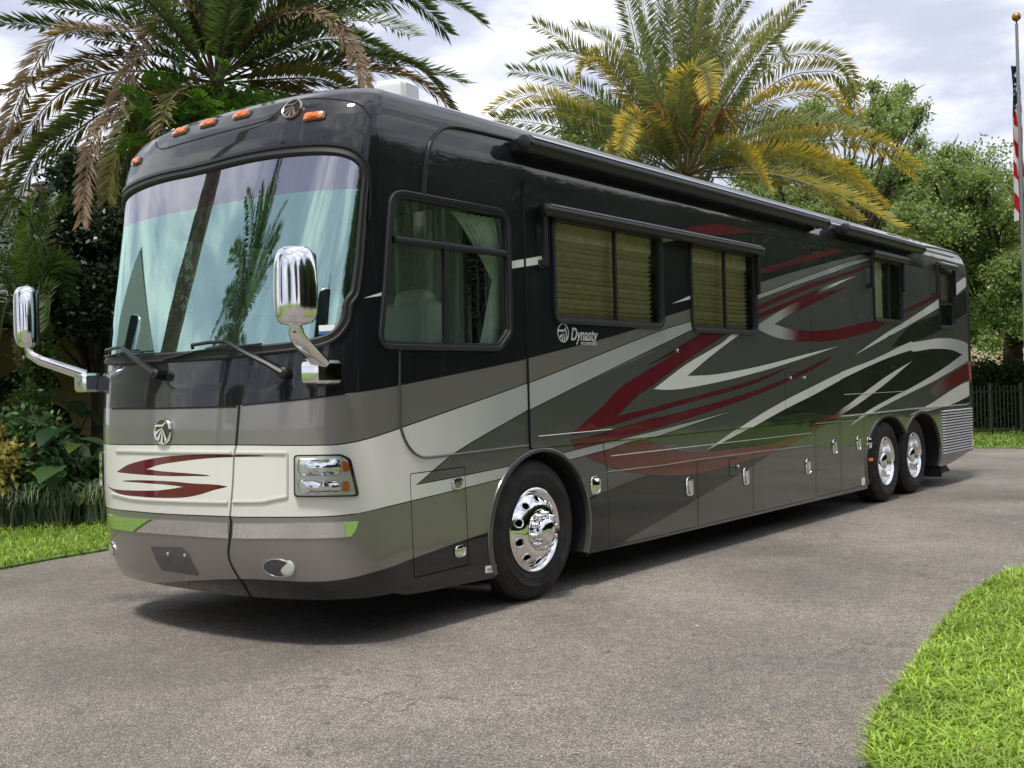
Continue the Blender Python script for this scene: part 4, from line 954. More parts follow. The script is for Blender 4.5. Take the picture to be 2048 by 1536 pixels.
# marker lamps on the dome
for s in ('H 320,628', 'H 620,425', 'H 810,368', 'H 1040,310', 'H 1535,318'):
    q = p2s(px(s))[0]; sx = .085; sy = .026
    o_ = np.array([(q[0]+sx*a, q[1]+sy*b) for a, b in ((-1, -.7), (-.8, -1), (.8, -1), (1, -.7), (1, .7), (.8, 1), (-.8, 1), (-1, .7))])
    ba = patch('marker_lamp', o_, simple('lamp_base', (.20, .17, .13), .3, coat=.5) if 'lamp_base' not in bpy.data.materials else bpy.data.materials['lamp_base'], RV, off=.012, thick=.014, grid=.04)
    patch('lens', np.array([q+(p-q)*np.array([.86, .8]) for p in o_]), AMBER, ba, off=.020, thick=.012, grid=.02, dome=.016)
COPPER = simple('emblem_metal', (.55, .42, .34), .2, metal=1)
def emblem(s, rad, name, mat, dark, off=.006, flat=False):
    q = p2s(px(s))[0]; c = S(q[0], q[1], off); n = surf_n(q[0], q[1]); ex = np.cross([0, 0, 1.], n); ex /= np.linalg.norm(ex); ey = np.cross(n, ex)
    em = MB().lathe([(rad, -.01), (rad, .004), (rad*.96, .009), (rad*.86, .006), (rad*.84, .0)], c, n, 40).build(name, mat, RV)
    MB().lathe([(rad*.86, .001), (0, .001)], c, n, 40).build('disc', dark, em)
    m = MB()
    def ray_(pts): m.add([c+ex*x*rad+ey*y*rad+n*.006 for x, y in pts], [tuple(range(len(pts)))])
    ox, oy = .05, .30
    for a0, a1 in ((-2.75, -2.50), (-2.25, -1.98), (-1.78, -1.52), (-1.30, -1.02)):
        def hit(a):
            d = np.array((math.cos(a), math.sin(a))); b = ox*d[0]+oy*d[1]; t = -b+math.sqrt(b*b-(ox*ox+oy*oy-.74)); return (ox+d[0]*t, oy+d[1]*t)
        ray_([(ox, oy), hit(a0), hit(a1)])
    ray_([(-.74, .36), (.1, .36), (.5, .62), (.42, .7), (.05, .5), (-.68, .5)])
    m.build('rays', mat, em, False); return em
emblem('F 507,1033', .085, 'hood_emblem', CHROME, simple('emblem_dark', (.10, .11, .10), .1, metal=1), .012)
emblem('H 1385,270', .075, 'roof_emblem', COPPER, DARK, .008)
# ------------------------------------------------------------------ mirrors
def mirror(sg):
    def Y(y): return y if sg > 0 else W-y
    def pt(x, y, z): return np.array((x, Y(y), z))
    q0 = pt(.66, .075, 1.665)
    base = MB().rbox(q0, (.22, .14, .135), .03, None, 4, 1).build('mirror_base', CHROME, RV)
    a0, a1, a2, a3 = pt(.62, .045, 1.72), pt(.36, -.085, 1.83), pt(.30, -.12, 1.875), pt(.29, -.125, 1.93)
    MB().tube([a0, a0*.5+a1*.5, a1, a2, a3], [.058, .055, .052, .045, .035], 16, flat=.72).build('arm', CHROME, base, True, 60)
    # head: rounded shell, deeper at the back, mirror pane facing rearwards
    c = pt(.30, -.125, 2.135); hw, hd, hh = .125, .085, .225; V = []; ns = 56; lv = 28
    yaw = math.radians(27)*sg
    for j in range(lv+1):
        tt = -1+2*j/lv; sc = (1-abs(tt)**4.5)**.30 if abs(tt) < 1 else .0
        wz = 1.0-.10*(tt > 0)*tt
        for k in range(ns):
            a = 2*pi*k/ns; ca, sa = math.cos(a), math.sin(a); ex = 2.6
            yy = hw*wz*np.sign(ca)*abs(ca)**(2/ex)*sc; xx = hd*np.sign(sa)*abs(sa)**(2/ex)*sc
            if xx < 0: xx *= 1.15*(1-.25*(yy/hw)**2)
            else: xx *= .6
            V.append((xx*math.cos(yaw)-yy*math.sin(yaw), xx*math.sin(yaw)+yy*math.cos(yaw), hh*tt))
    V = np.array(V)
    F = [(j*ns+k, j*ns+(k+1) % ns, (j+1)*ns+(k+1) % ns, (j+1)*ns+k) for j in range(lv) for k in range(ns)]
    MB().add(V+c, F).build('mirror_housing', MCHROME, base, True, 70)
    R = np.array(Matrix.Rotation(yaw, 3, 'Z')); MB().rbox(c+R@np.array([.062, 0, 0]), (.012, .20, .38), .03, R, 4, 0).build('mirror_pane', TRIM, base)
    MB().tube([a2, a2+np.array([0, 0, .045])], .03, 14).build('collar', TRIM, base)
mirror(1); mirror(-1)
# ------------------------------------------------------------------ wipers
def wiper(piv, pts, blade, link_):
    q = p2s(px(piv))[0]; P0 = S(q[0], q[1], .015)
    def off(s, o): Q = p2s(px(s)); return [S(a[0], a[1], oo) for a, oo in zip(Q, np.broadcast_to(o, len(Q)))]
    A = off(pts, [.05, .075, .06]); w = MB().tube([P0+surf_n(q[0], q[1])*.035]+A, [.034, .028, .020, .013], 8, flat=.7).build('wiper', TRIM, RV)
    MB().lathe([(.035, 0), (.033, .05), (.02, .06), (0, .06)], P0, surf_n(q[0], q[1]), 14).build('pivot', TRIM, w)
    B = off(blade, .028); MB().tube(B, .011, 6, flat=.6).build('blade', RUBBER, w)
    Lk = off(link_, .05); MB().tube(Lk, .012, 6).build('bridge', TRIM, w)
wiper('F 1340,640', 'F 1240,580 1090,500 965,432', 'F 530,548 760,492 960,468 1185,442', 'F 965,432 850,440 740,458 745,480')
wiper('F 500,650', 'F 410,590 325,510 272,468', 'F 130,530 260,505 360,496 455,490', 'F 272,468 220,475 160,490 165,512')
# ------------------------------------------------------------------ awnings
AWN = simple('awning_fabric', (.007, .008, .009), .45, var=.3, vscale=3)
AWT = simple('awning_rail', (.55, .57, .60), .30, metal=.9)
def awning(a, b, Y, r, name, arms=None, rail=True):
    """a, b: photo pixels of the roller's ends (centre line), lying at distance Y off the side"""
    A, B = onside([a, b], Y); z = (A[2]+B[2])/2; A[2] = B[2] = z
    aw = MB().tube([A, B], r, 20).build(name, AWN, RV)
    for p in (A, B): MB().lathe([(r*1.04, -.03), (r*1.08, 0), (r*1.02, .02), (r*.6, .03), (0, .03)] if p is B else [(0, -.03), (r*.6, -.03), (r*1.02, -.02), (r*1.08, 0), (r*1.04, .03)], p, (1, 0, 0), 18).build('end_cap', TRIM, aw)
    # arched metal cover along the top, its bright metal put in as the sky highlight
    V = []; nn = 8
    for p in (A+np.array([.03, 0, 0]), B-np.array([.03, 0, 0])):
        for i in range(nn+1): t = math.radians(36+i*100/nn); V.append(p+np.array([0, -math.cos(t)*r*1.12, math.sin(t)*r*1.12]))
        V.append(np.array([p[0], .0, z+r*1.0]))
    k = nn+2; MB().add(V, [(i, i+1, k+i+1, k+i) for i in range(k-1)]).build('highlight_cover', AWT if rail else TRIM, aw)
    if arms:
        for (x, z1) in arms:
            MB().rbox((x, Y+.02, (z+z1)/2), (.035, .045, z-z1), .01).build('arm', TRIM, aw)
            MB().rbox((x, -.012 if Y > -.09 else -.02, z1+.02), (.045, .06, .06), .012).build('bracket', TRIM, aw)
    else:
        for p in (A, B): MB().rbox((p[0], Y/2, p[2]), (.05, abs(Y)+.02, r*1.5), .012).build('bracket', TRIM, aw)
    return aw
awning((1050, 294), (1650, 443), -.10, .062, 'patio_awning')
awning((1690, 465), (1842, 492.5), -.10, .062, 'patio_awning')
def xz(s, Y): q = onside(px(s), Y); return [(p[0], p[2]) for p in q]
awning((1090, 424), (1520, 498), -.085, .045, 'window_awning', xz('A 1262,520 C 908,505', -.06), True)
awning((1747, 507), (1812, 522), -.085, .042, 'window_awning', xz('C 1688,460 1898,495', -.06), True)
awning((1878, 529), (1911, 537), -.085, .042, 'window_awning', xz('E 728,450 818,462', -.06), True)
# rail along the roof edge
MB().tube([(x, .035, 3.335) for x in (2.6, 13.2)], .022, 8).build('roof_rail', AWT, RV)
# ------------------------------------------------------------------ small fittings on the side
def oval(name, s, w, h, mat, off=.012, base=0.0, dome=.012, ring=None, sub=None):
    q = p2s(px(s))[0]; t = np.linspace(0, 2*pi, 20, endpoint=False); ex = 4.0
    Q = np.array([(q[0]+w/2*np.sign(math.cos(a))*abs(math.cos(a))**(2/ex), q[1]+h/2*np.sign(math.sin(a))*abs(math.sin(a))**(2/ex)) for a in t])
    o = patch(name, Q, mat, RV, off=off+base, thick=off+.002, grid=.03, dome=dome)
    if ring: ribbon('bezel', Q, [(-.008, off*.2), (-.004, off+.006), (.006, off+.004), (.010, off*.5)], ring, o, base=base)
    if sub: 
        q2 = Q*0+q+(Q-q)*np.array([.5, .68]); patch('pull', q2, sub, o, off=off+base+dome+.004, thick=.008, grid=.05)
    return o
LATCHM = simple('latch_face', (.35, .37, .33), .22, metal=.9)
for s in ('D 437,932', 'D 823,862', 'D 1247,795', 'D 1428,660', 'D 1592,637'): oval('door_latch', s, .10, .15, LATCHM, .010, 0, .004, CHROME, CHROME)
oval('door_latch', 'B 662,640', .085, .062, LATCHM, .012, 0, .004, CHROME, None); oval('door_latch', 'B 680,1100', .085, .062, CHROME, .012, 0, .004, CHROME, None)
oval('docking_lamp', 'B 1607,650', .115, .125, CHROME, .006, 0, .03, ALU); oval('docking_lamp', 'D 1666,632', .13, .125, CHROME, .006, 0, .03, ALU)
oval('side_marker', 'D 1675,748', .14, .04, AMBER, .012, 0, .014)
LBL = simple('label_white', (.78, .78, .76), .6)
lb = oval('warning_label', 'D 1627,898', .10, .09, LBL, .004, 0, 0)
st = patch('sticker', p2s(px('B 852,1202 928,1192 930,1240 852,1250')), LBL, RV, off=.004, grid=.1)
for s in ('B 868,1217 920,1210 920,1213 868,1220', 'B 865,1226 922,1218 922,1224 865,1232', 'B 870,1238 915,1232 915,1234 870,1240'): patch('print_line', p2s(px(s)), DARK, st, off=.0055, grid=.1)
for s in ('C 1120,1080', 'C 1214,1078', 'D 757,795', 'C 345,893', 'C 1800,795'):
    q = p2s(px(s))[0]; c = S(q[0], q[1], .018); MB().lathe([(.016, -.01), (.016, .008), (.010, .014), (0, .014)], c, (0, -1, 0), 14).build('lock_knob', CHROME if 'C 1800' not in s else TRIM, RV)
# windshield stickers
s1 = patch('inspection_sticker', p2s(px('F 1562,310 1670,305 1672,368 1564,372')), LBL, wsg, off=.002, grid=.1); patch('sticker_band', p2s(px('F 1564,352 1671,346 1672,368 1565,372')), simple('blue_print', (.03, .12, .4), .5), wsg, off=.004, grid=.1)
patch('permit_sticker', p2s(px('F 1678,306 1704,304 1706,360 1680,362')), simple('yellow_print', (.8, .5, .04), .5), wsg, off=.002, grid=.1)
# rear louvre grille, each louvre a piece
gq = p2s(px('E 748,1055 905,1047 908,1262 765,1295')); gx0, gx1, gz0, gz1 = gq[[0, 3], 0].mean(), gq[[1, 2], 0].mean(), gq[[2, 3], 1].mean(), gq[[0, 1], 1].mean()
GR = patch('louvre_grille', np.array([(gx0, gz0), (gx1, gz0), (gx1, gz1), (gx0, gz1)]), DARK, RV, off=.003, grid=.6)
LV = simple('louvre_metal', (.72, .72, .74), .45)
a = surf(gx0, 1)[0]; b = surf(gx1, 1)[0]
for i in range(16): 
    z = gz0+(gz1-gz0)*(i+.5)/16; MB().box(((a+b)/2, -.014, z), (b-a, .028, (gz1-gz0)/16*.42), Matrix.Rotation(math.radians(8), 3, 'X')).build('louvre', LV, GR, False)
# tail lamp sliver at the rear corner
tl = np.array([(LS+.05, 1.45), (LS+.22, 1.45), (LS+.22, 1.78), (LS+.05, 1.78)]); patch('tail_lamp', round_poly(tl, .04), simple('red_lens', (.35, .01, .012), .15, coat=1), RV, off=.012, thick=.014, grid=.06)
# ------------------------------------------------------------------ lettering
def text_mesh(txt, size, shear=0.0, ext=.001, spacing=1.0, bold=0.0):
    cu = bpy.data.curves.new('lettering', 'FONT'); cu.body = txt; cu.size = size; cu.shear = shear; cu.extrude = ext; cu.space_character = spacing; cu.offset = bold
    o = bpy.data.objects.new('lettering', cu); COL.objects.link(o); bpy.context.view_layer.update()
    me = bpy.data.meshes.new_from_object(o.evaluated_get(bpy.context.evaluated_depsgraph_get())); bpy.data.objects.remove(o); bpy.data.curves.remove(cu); return me
def side_text(txt, p0, size, width, mat, shear=0.0, base=.020, spacing=1.0, bold=0.0, name='lettering'):
    me = text_mesh(txt, size, shear, .001, spacing, bold); co = np.empty(len(me.vertices)*3, np.float32); me.vertices.foreach_get('co', co); co = co.reshape(-1, 3)
    sx = width/(co[:, 0].max()-co[:, 0].min()); q = onside([p0], -base)[0]
    V = np.stack([q[0]+(co[:, 0]-co[:, 0].min())*sx, -base-co[:, 2]*1.0, q[2]+co[:, 1]], 1); me.vertices.foreach_set('co', V.astype(np.float32).ravel()); me.update()
    return link(name, me, mat, RV)
LETT = simple('letter_silver', (.72, .73, .70), .3, metal=.2)
w_ = onside([(1141, 680), (1195, 683)], -.02); side_text('Dynasty', (1142, 680), .135, w_[1][0]-w_[0][0], LETT, .28, bold=.002)
w_ = onside([(1161, 689), (1193, 690)], -.02); side_text('MONACO', (1162, 690.5), .034, w_[1][0]-w_[0][0], LETT, 0.1, spacing=1.5)
MB().box((onside([(1178, 684)], -.02)[0]+np.array([0, 0, -.005])), (.20, .002, .006)).build('lettering', LETT, RV, False)
def ring_logo(s, rad):
    c = onside(px(s), -.020)[0]; n = np.array((0, -1., 0)); ex = np.array((1., 0, 0)); ey = np.array((0, 0, 1.)); m = MB()
    m.lathe([(rad, 0), (rad, .002), (rad*.9, .002), (rad*.9, 0)], c, n, 40)
    for pts in (((-.85, .12), (.15, .12), (.55, .5), (.45, .62), (.1, .32), (-.85, .32)), ((.0, .0), (-.75, -.35), (-.55, -.62)), ((.1, .0), (-.4, -.78), (-.15, -.88)), ((.2, .0), (.05, -.9), (.32, -.86)), ((.4, .3), (.55, .3), (.72, -.5), (.5, -.75))): m.add([c+ex*x*rad+ey*y*rad+n*.002 for x, y in pts], [tuple(range(len(pts)))])
    m.build('side_emblem', LETT, RV, False)
ring_logo('A 1387,975', .072)
# ------------------------------------------------------------------ roof fittings
def roof_at(s, dep_y): 
    q = onside(px(s), dep_y)[0]; return q
q = roof_at('P 795,186', .75); q[2] = 3.49
MB().rbox(q+np.array([0, 0, .19]), (.30, .24, .22), .05, np.array(Matrix.Rotation(.35, 3, 'Z'))@np.array(Matrix.Rotation(math.radians(-6), 3, 'Y')), 4, 1).rbox(q+np.array([0, 0, .02]), (.2, .2, .1), .04).build('roof_antenna', WHITEP, RV)
q2 = roof_at('P 930,218', .8); q2[2] = 3.5
MB().box(q2+np.array([0, 0, .06]), (.35, .4, .16), taper=.7).build('roof_vent', WHITEP, RV)
q2 = roof_at('P 1003,238', .35); MB().rbox((q2[0], .35, 3.50), (.06, .06, .1), .02).build('roof_knob', TRIM, RV)
q2 = at_depth([(242, 360)], 8.6)[0]; MB().rbox((1.35, W+.07, 3.02), (.16, .16, .22), .05, None, 4, 2).build('side_camera', WHITEP, RV)
# ------------------------------------------------------------------ vegetation builders
def cr_curve(P, n):
    P = np.asarray(P, float); d = np.r_[0, np.cumsum(np.linalg.norm(np.diff(P, axis=0), axis=1))]; d /= d[-1]
    Q = np.vstack([2*P[0]-P[1], P, 2*P[-1]-P[-2]]); out = []
    for t in np.linspace(0, 1, n):
        i = min(max(np.searchsorted(d, t, 'right')-1, 0), len(P)-2); s = (t-d[i])/(d[i+1]-d[i]+1e-9); p0, p1, p2, p3 = Q[i:i+4]
        out.append(.5*((2*p1)+(-p0+p2)*s+(2*p0-5*p1+4*p2-p3)*s*s+(-p0+3*p1-3*p2+p3)*s**3))
    return np.array(out)
def frond_mesh(name, P, L0, c_green, c_tip, nleaf=62, dead=0.0, width=.028, vang=25, rng=RNG, yellow=0.0, rr=.022, stem=None, start=.14, fwd=72, roll=None):
    """feather leaf along the 3-D line P; yellow 0..1 turns the outer leaflets towards c_tip"""
    P = np.asarray(P, float); n = len(P); T_ = np.gradient(P, axis=0); T_ /= np.linalg.norm(T_, axis=1)[:, None]+1e-9
    up = np.array([0, 0, 1.0]); Vs, Fs, Cs = [], [], []
    # rachis: three-sided tapering rod
    side = np.cross(T_, up); bad = np.linalg.norm(side, axis=1) < .25
    if bad.all(): side[:] = (1, 0, 0)
    elif bad.any():
        gi = np.where(~bad)[0]
        for i in np.where(bad)[0]: side[i] = side[gi[np.argmin(abs(gi-i))]]
    side /= np.linalg.norm(side, axis=1)[:, None]+1e-9; nr = np.cross(side, T_)
    rl_ = rng.choice([-1, 1])*math.radians(rng.uniform(20, 60)) if roll is None else roll
    side, nr = side*math.cos(rl_)+nr*math.sin(rl_), nr*math.cos(rl_)-side*math.sin(rl_)
    rad = rr*(1-.85*np.linspace(0, 1, n))[:, None]; sc = np.array(stem if stem is not None else c_green)
    ring = np.stack([P+side*rad, P-side*rad, P+nr*rad], 1).reshape(-1, 3); Vs.append(ring); Cs.append(np.tile(sc, (len(ring), 1)))
    for i in range(n-1):
        a = i*3; b = a+3
        for k in range(3): j = (k+1) % 3; Fs += [(a+k, a+j, b+j), (a+k, b+j, b+k)]
    base = len(ring); t = np.linspace(start, .995, nleaf); t = np.clip(t+rng.normal(0, .003, nleaf), start, .999); x = t*(n-1); i0 = np.clip(x.astype(int), 0, n-2); f = (x-i0)[:, None]
    Q = P[i0]*(1-f)+P[i0+1]*f; TT = T_[i0]*(1-f)+T_[i0+1]*f; SS = side[i0]*(1-f)+side[i0+1]*f; NN = nr[i0]*(1-f)+nr[i0+1]*f
    prof = np.clip(.35+.65*np.sin(np.clip((t-start)/(1-start), 0, 1)**.7*pi*.86+.12), .25, 1.1)*L0
    for sg in (1, -1):
        keep = rng.uniform(0, 1, nleaf) > dead*.25; m = keep.sum(); q, tt, ss, nn_ = Q[keep], TT[keep], SS[keep], NN[keep]; ll = (prof[keep]*rng.uniform(.82, 1.12, m))[:, None]
        fw_ = np.radians(fwd-26*t[keep]+rng.normal(0, 5, m))[:, None]; va = np.radians(vang+rng.normal(0, 10+14*dead, m))[:, None]
        d = tt*np.cos(fw_)+(sg*ss*np.cos(va)+nn_*np.sin(va))*np.sin(fw_); d /= np.linalg.norm(d, axis=1)[:, None]
        g = np.array([0, 0, -1.0]); dr = (.10+.35*dead)*rng.uniform(.4, 1.4, m)[:, None]
        d1 = d+g*dr*.3; d2 = d+g*dr; mid = q+d1*ll*.5; tip = q+d1*ll*.5+d2*ll*.5
        wv = np.cross(d, nn_*np.cos(va)-sg*ss*np.sin(va)); wv /= np.linalg.norm(wv, axis=1)[:, None]+1e-9; w = width*rng.uniform(.75, 1.25, m)[:, None]
        V = np.stack([q, mid-wv*w/2, mid+wv*w/2, tip], 1).reshape(-1, 3); k = base+np.arange(m)[:, None]*4
        Fs += np.concatenate([k+np.array([[0, 1, 2]]), k+np.array([[1, 3, 2]])]).tolist()
        mixv = np.clip(yellow*(.15+1.15*t[keep]**1.2)+rng.normal(0, .10, m)*yellow+(.35*yellow if sg > 0 else -.25*yellow), 0, 1)[:, None]
        cb = np.array(c_green)*rng.uniform(.7, 1.3, m)[:, None]; ct = np.array(c_tip)*rng.uniform(.8, 1.25, m)[:, None]; c = cb*(1-mixv*.45)+ct*mixv*.45
        mt = np.clip(mixv*1.5+.12*yellow, 0, 1); c2 = cb*(1-mt)+ct*mt
        Cs.append(np.stack([c*.8, c, c, c2], 1).reshape(-1, 3)); Vs.append(V); base += 4*m
    return fast_mesh(name, np.concatenate(Vs), np.array(Fs), np.concatenate(Cs), False)
def random_frond(hub, az, el, length, droop, n=22):
    d = np.array((math.cos(az)*math.cos(el), math.sin(az)*math.cos(el), math.sin(el))); p = np.array(hub, float); out = [p.copy()]; st = length/(n-1)
    for i in range(n-1):
        d = d+np.array([0, 0, -1])*droop*(i/n)*st*1.2; d /= np.linalg.norm(d); p = p+d*st; out.append(p.copy())
    return np.array(out)
def palm_trunk(parent, hub, r0=.30, r1=.26, lean=(0, 0)):
    hub = np.array(hub); m = MB(); k = 40; V = []; ns = 18
    z = np.linspace(0, hub[2], k)
    for j in range(k):
        for i in range(ns):
            a = 2*pi*i/ns; rr = (r0+(r1-r0)*j/k)*(1+.06*math.sin(j*1.7+i*2.4)+.04*((j+i) % 2)); V.append((hub[0]+lean[0]*(1-z[j]/hub[2])+rr*math.cos(a), hub[1]+lean[1]*(1-z[j]/hub[2])+rr*math.sin(a), z[j]-.02))
    m.add(V, [(j*ns+i, j*ns+(i+1) % ns, (j+1)*ns+(i+1) % ns, (j+1)*ns+i) for j in range(k-1) for i in range(ns)])
    # old leaf bases round the head
    for i in range(60):
        a = random.uniform(0, 2*pi); zz = hub[2]-random.uniform(0, .9); b = np.array((hub[0]+r1*math.cos(a), hub[1]+r1*math.sin(a), zz)); e = b+np.array((math.cos(a)*.16, math.sin(a)*.16, random.uniform(.12, .3))); m.tube([b, (b+e)/2+np.array((0, 0, -.02)), e], [.05, .035, .015], 4)
    return m.build('trunk', PALMBARK, parent, True, 50)
def px_frond(hub, hd, s, dd, n=26):
    """s: photo pixels from the crown outwards; dd: how much nearer (-) or farther (+) the tip is than the crown, metres"""
    q = px('P '+s); t = np.r_[0, np.cumsum(np.linalg.norm(np.diff(q, axis=0), axis=1))]; t /= t[-1]; P = at_depth(q, hd+dd*t); P[0] = np.array(hub)*.6+P[0]*.4
    return cr_curve(P, n)
# ------------------------------------------------------------------ left palm
HDL = 13.2; hubL = at_depth([(430, 168)], HDL)[0]
PL = empty('palm_tree', (hubL[0], hubL[1], 0), 'date palm with brown drooping dead fronds behind the front of the motorhome', 'palm tree'); palm_trunk(PL, hubL+np.array([0, 0, -.1]), .30, .30)
G1 = (.085, .135, .050); G2 = (.17, .18, .045); DEAD = (.22, .155, .09); DEADG = (.235, .180, .120); BR = (.17, .125, .055)
spec = [('430,168 395,40 350,10 316,44 262,140 235,215 190,275 172,360 164,445', -1.6, DEADG, DEAD, .9, .30), ('420,140 320,75 217,63 132,65 90,100 50,175 20,245 -15,320', -1.2, BR, DEAD, .6, .36),
 ('420,140 300,100 180,75 82,53 0,47 -60,60', .4, G1, BR, .35, .40), ('420,170 300,190 211,223 140,270 88,300 40,380 0,440 -20,500', -.8, G1, BR, .4, .40),
 ('430,150 330,115 264,114 176,126 88,158 0,188', .6, BR, DEAD, .5, .38), ('430,160 300,143 205,150 117,190 44,270 0,310 -20,350', -.4, BR, DEAD, .6, .38),
 ('420,190 330,190 280,205 250,260 225,330 215,400', -.6, G2, BR, .5, .36), ('430,190 350,210 300,235 270,280 245,340 235,400', .2, G1, BR, .4, .36), ('420,175 340,175 262,178 200,205 120,265 40,330 -10,420', .3, G2, BR, .4, .40),
 ('435,130 436,0 436,-120', .2, G1, G1, 0, .42), ('450,130 483,0 500,-100', -.3, G1, G1, 0, .42), ('415,130 381,44 350,-60 300,-140', -.4, G1, G1, 0, .42), ('475,125 557,44 620,-10 700,-60', -.6, G1, G2, .2, .42), ('400,130 330,40 250,-10 150,-40', -.3, G1, G2, .2, .42), ('425,120 405,20 390,-90', .8, G1, G1, 0, .42), ('460,120 520,10 560,-90', .7, G1, G1, 0, .42), ('405,140 300,70 200,30 90,10 -10,-20', .2, G1, G2, .2, .42),
 ('460,140 520,60 576,27 634,29 678,59 708,103 731,164 738,192', -1.2, DEADG, DEAD, .9, .28), ('490,125 580,70 660,37 750,0 850,-10 930,20 962,45', -.3, G1, G2, .3, .40), ('500,110 650,0 780,-25 850,20 893,65', .4, G1, G2, .3, .40), ('490,145 600,130 693,117 781,117 840,140 883,185 912,232', .2, G1, G2, .6, .38),
 ('480,165 560,158 634,158 693,178 740,205', -.5, G2, BR, .4, .36), ('500,150 620,140 700,140 800,152 860,180 910,225', .8, BR, DEAD, .6, .36), ('480,150 560,110 640,80 720,85 790,120', 1.0, G1, G2, .2, .38), ('430,175 370,160 320,180 290,230 270,300', .9, BR, DEAD, .7, .34), ('500,160 580,190 640,215 690,250', .8, BR, DEAD, .7, .34)]
rg0 = np.random.default_rng(15)
for s, dd, cg, ct, dead, l0 in spec:
    me = frond_mesh('frond', px_frond(hubL, HDL, s, dd), l0*.86, cg, ct, 205, dead*.9 if cg in (DEADG, BR) else dead*.3, .028, 24, roll=rg0.uniform(-.7, .7), fwd=62, yellow=dead*.8, stem=(.16, .14, .05) if cg in (G1, G2) else (.2, .14, .09)); o = link('frond', me, DEADLEAF if cg == DEADG else LEAF, PL)
    if cg == DEADG: o['label'] = 'dry grey brown frond hanging down'
rg = np.random.default_rng(5)
for i in range(22):
    az = rg.uniform(0, 2*pi); el = math.radians(rg.uniform(12, 80)); P = random_frond(hubL, az, el, rg.uniform(2.4, 3.3), rg.uniform(.4, .8)); link('frond', frond_mesh('frond', P,   .38, G1, G2, 140, .1, .024, 24, yellow=.25, stem=(.14, .13, .05)), LEAF, PL)
for i in range(10):
    az = rg.uniform(0, 2*pi); P = random_frond(hubL+np.array([0, 0, -.25]), az, math.radians(rg.uniform(-30, 15)), rg.uniform(1.6, 2.4), rg.uniform(.9, 1.5)); link('frond', frond_mesh('frond', P, .3, BR, DEAD, 60, .9, .026, 10, yellow=.6, stem=(.18, .12, .07)), DEADLEAF, PL)
# fern growing out of the palm head
fr0 = at_depth([(425, 205)], HDL-.35)[0]
FE = empty('fern', fr0, 'bright green fern growing on the trunk of the left palm', 'fern')
for i in range(70):
    az = rg.uniform(0, 2*pi); b = fr0+np.array((rg.normal(0, .30), rg.normal(0, .18), rg.uniform(-.5, .28))); b += CR*rg.choice([-.32, .0, .18])
    P = random_frond(b, az, math.radians(rg.uniform(0, 70)), rg.uniform(.35, .75), rg.uniform(3, 5), 12); link('fern_leaf', frond_mesh('fern_leaf', P, .115, (.075, .19, .02), (.13, .26, .04), 26, 0, .04, 5, yellow=.3, rr=.006, start=.08, fwd=75), LEAF, FE)
# ------------------------------------------------------------------ right palm
HDR = 19.5; hubR = at_depth([(1372, 352)], HDR)[0]
PR = empty('palm_tree', (hubR[0], hubR[1], 0), 'tall palm with yellow-edged fronds rising behind the middle of the motorhome', 'palm tree'); palm_trunk(PR, hubR+np.array([0, 0, -.05]), .34, .32)
G3 = (.150, .210, .095); YE = (.82, .58, .05)
spec = [('1355,310 1340,146 1329,44 1317,-20 1300,-90', -.2, .15), ('1364,308 1364,176 1367,88 1370,-60', .3, .05), ('1378,300 1395,100 1400,-60', -.3, .05), ('1375,320 1419,88 1455,-20 1480,-80', .2, .1), ('1385,320 1434,110 1490,0 1530,-50', .5, .1), ('1350,310 1302,205 1273,88 1250,-10 1235,-60', -.4, .1), ('1355,310 1320,180 1295,60 1280,-50', .5, .05), ('1368,300 1350,150 1345,20 1345,-70', .1, 0), ('1372,300 1385,140 1388,20 1390,-70', .6, 0),
 ('1345,330 1302,220 1244,117 1200,73 1150,54', .2, .12), ('1340,335 1296,228 1230,147 1170,118 1120,105 1066,115', .3, .15), ('1335,330 1270,200 1225,130 1197,112 1170,130 1155,165', -.9, .65), ('1335,350 1235,272 1156,234 1097,217 1039,223 1008,246', -.5, .7), ('1330,345 1240,262 1140,215 1068,190 1010,205 975,228', .4, .45), ('1345,345 1310,260 1280,240 1258,250 1243,296', -2.0, .85), ('1368,330 1360,200 1375,145 1400,137 1414,160 1422,200', -2.2, .7),
 ('1378,330 1420,205 1478,103 1522,79 1554,91 1572,125', -.2, .15), ('1390,330 1500,180 1571,117 1624,108 1668,117 1700,152 1714,190', .4, .25), ('1385,345 1460,258 1536,205 1609,185 1653,193 1688,228', -.8, .75), ('1385,340 1480,230 1560,160 1624,144 1682,152 1716,235', .6, .45), ('1390,345 1520,299 1638,281 1712,284 1770,299 1832,342', -.4, .75), ('1390,350 1550,313 1624,319 1682,340 1732,382', -.7, .7), ('1390,350 1521,346 1594,360 1682,390 1798,455', -1.0, .75), ('1390,355 1565,363 1653,401 1718,440', .3, .7), ('1385,350 1425,310 1448,302 1480,310 1510,340 1532,374', -2.0, .8), ('1345,345 1290,290 1240,300 1215,330', -1.2, .3), ('1400,345 1500,330 1600,335 1700,370 1770,420', .7, .5)]
for s, dd, y in spec:
    link('frond', frond_mesh('frond', px_frond(hubR, HDR, s, dd),   .40, G3, YE, 200, .05, .024, 26, yellow=y, stem=(.30, .27, .12)), LEAF, PR)
for i in range(30):
    az = rg.uniform(0, 2*pi); el = math.radians(rg.uniform(15, 85)); P = random_frond(hubR, az, el, rg.uniform(2.8, 4.0), rg.uniform(.2, .45)); link('frond', frond_mesh('frond', P, .40, G3, YE, 160, .05, .024, 26, yellow=rg.choice([.05, .1, .3]), stem=(.28, .25, .11)), LEAF, PR)
FRUIT = simple('fruit_stalk', (.42, .17, .035), .7)
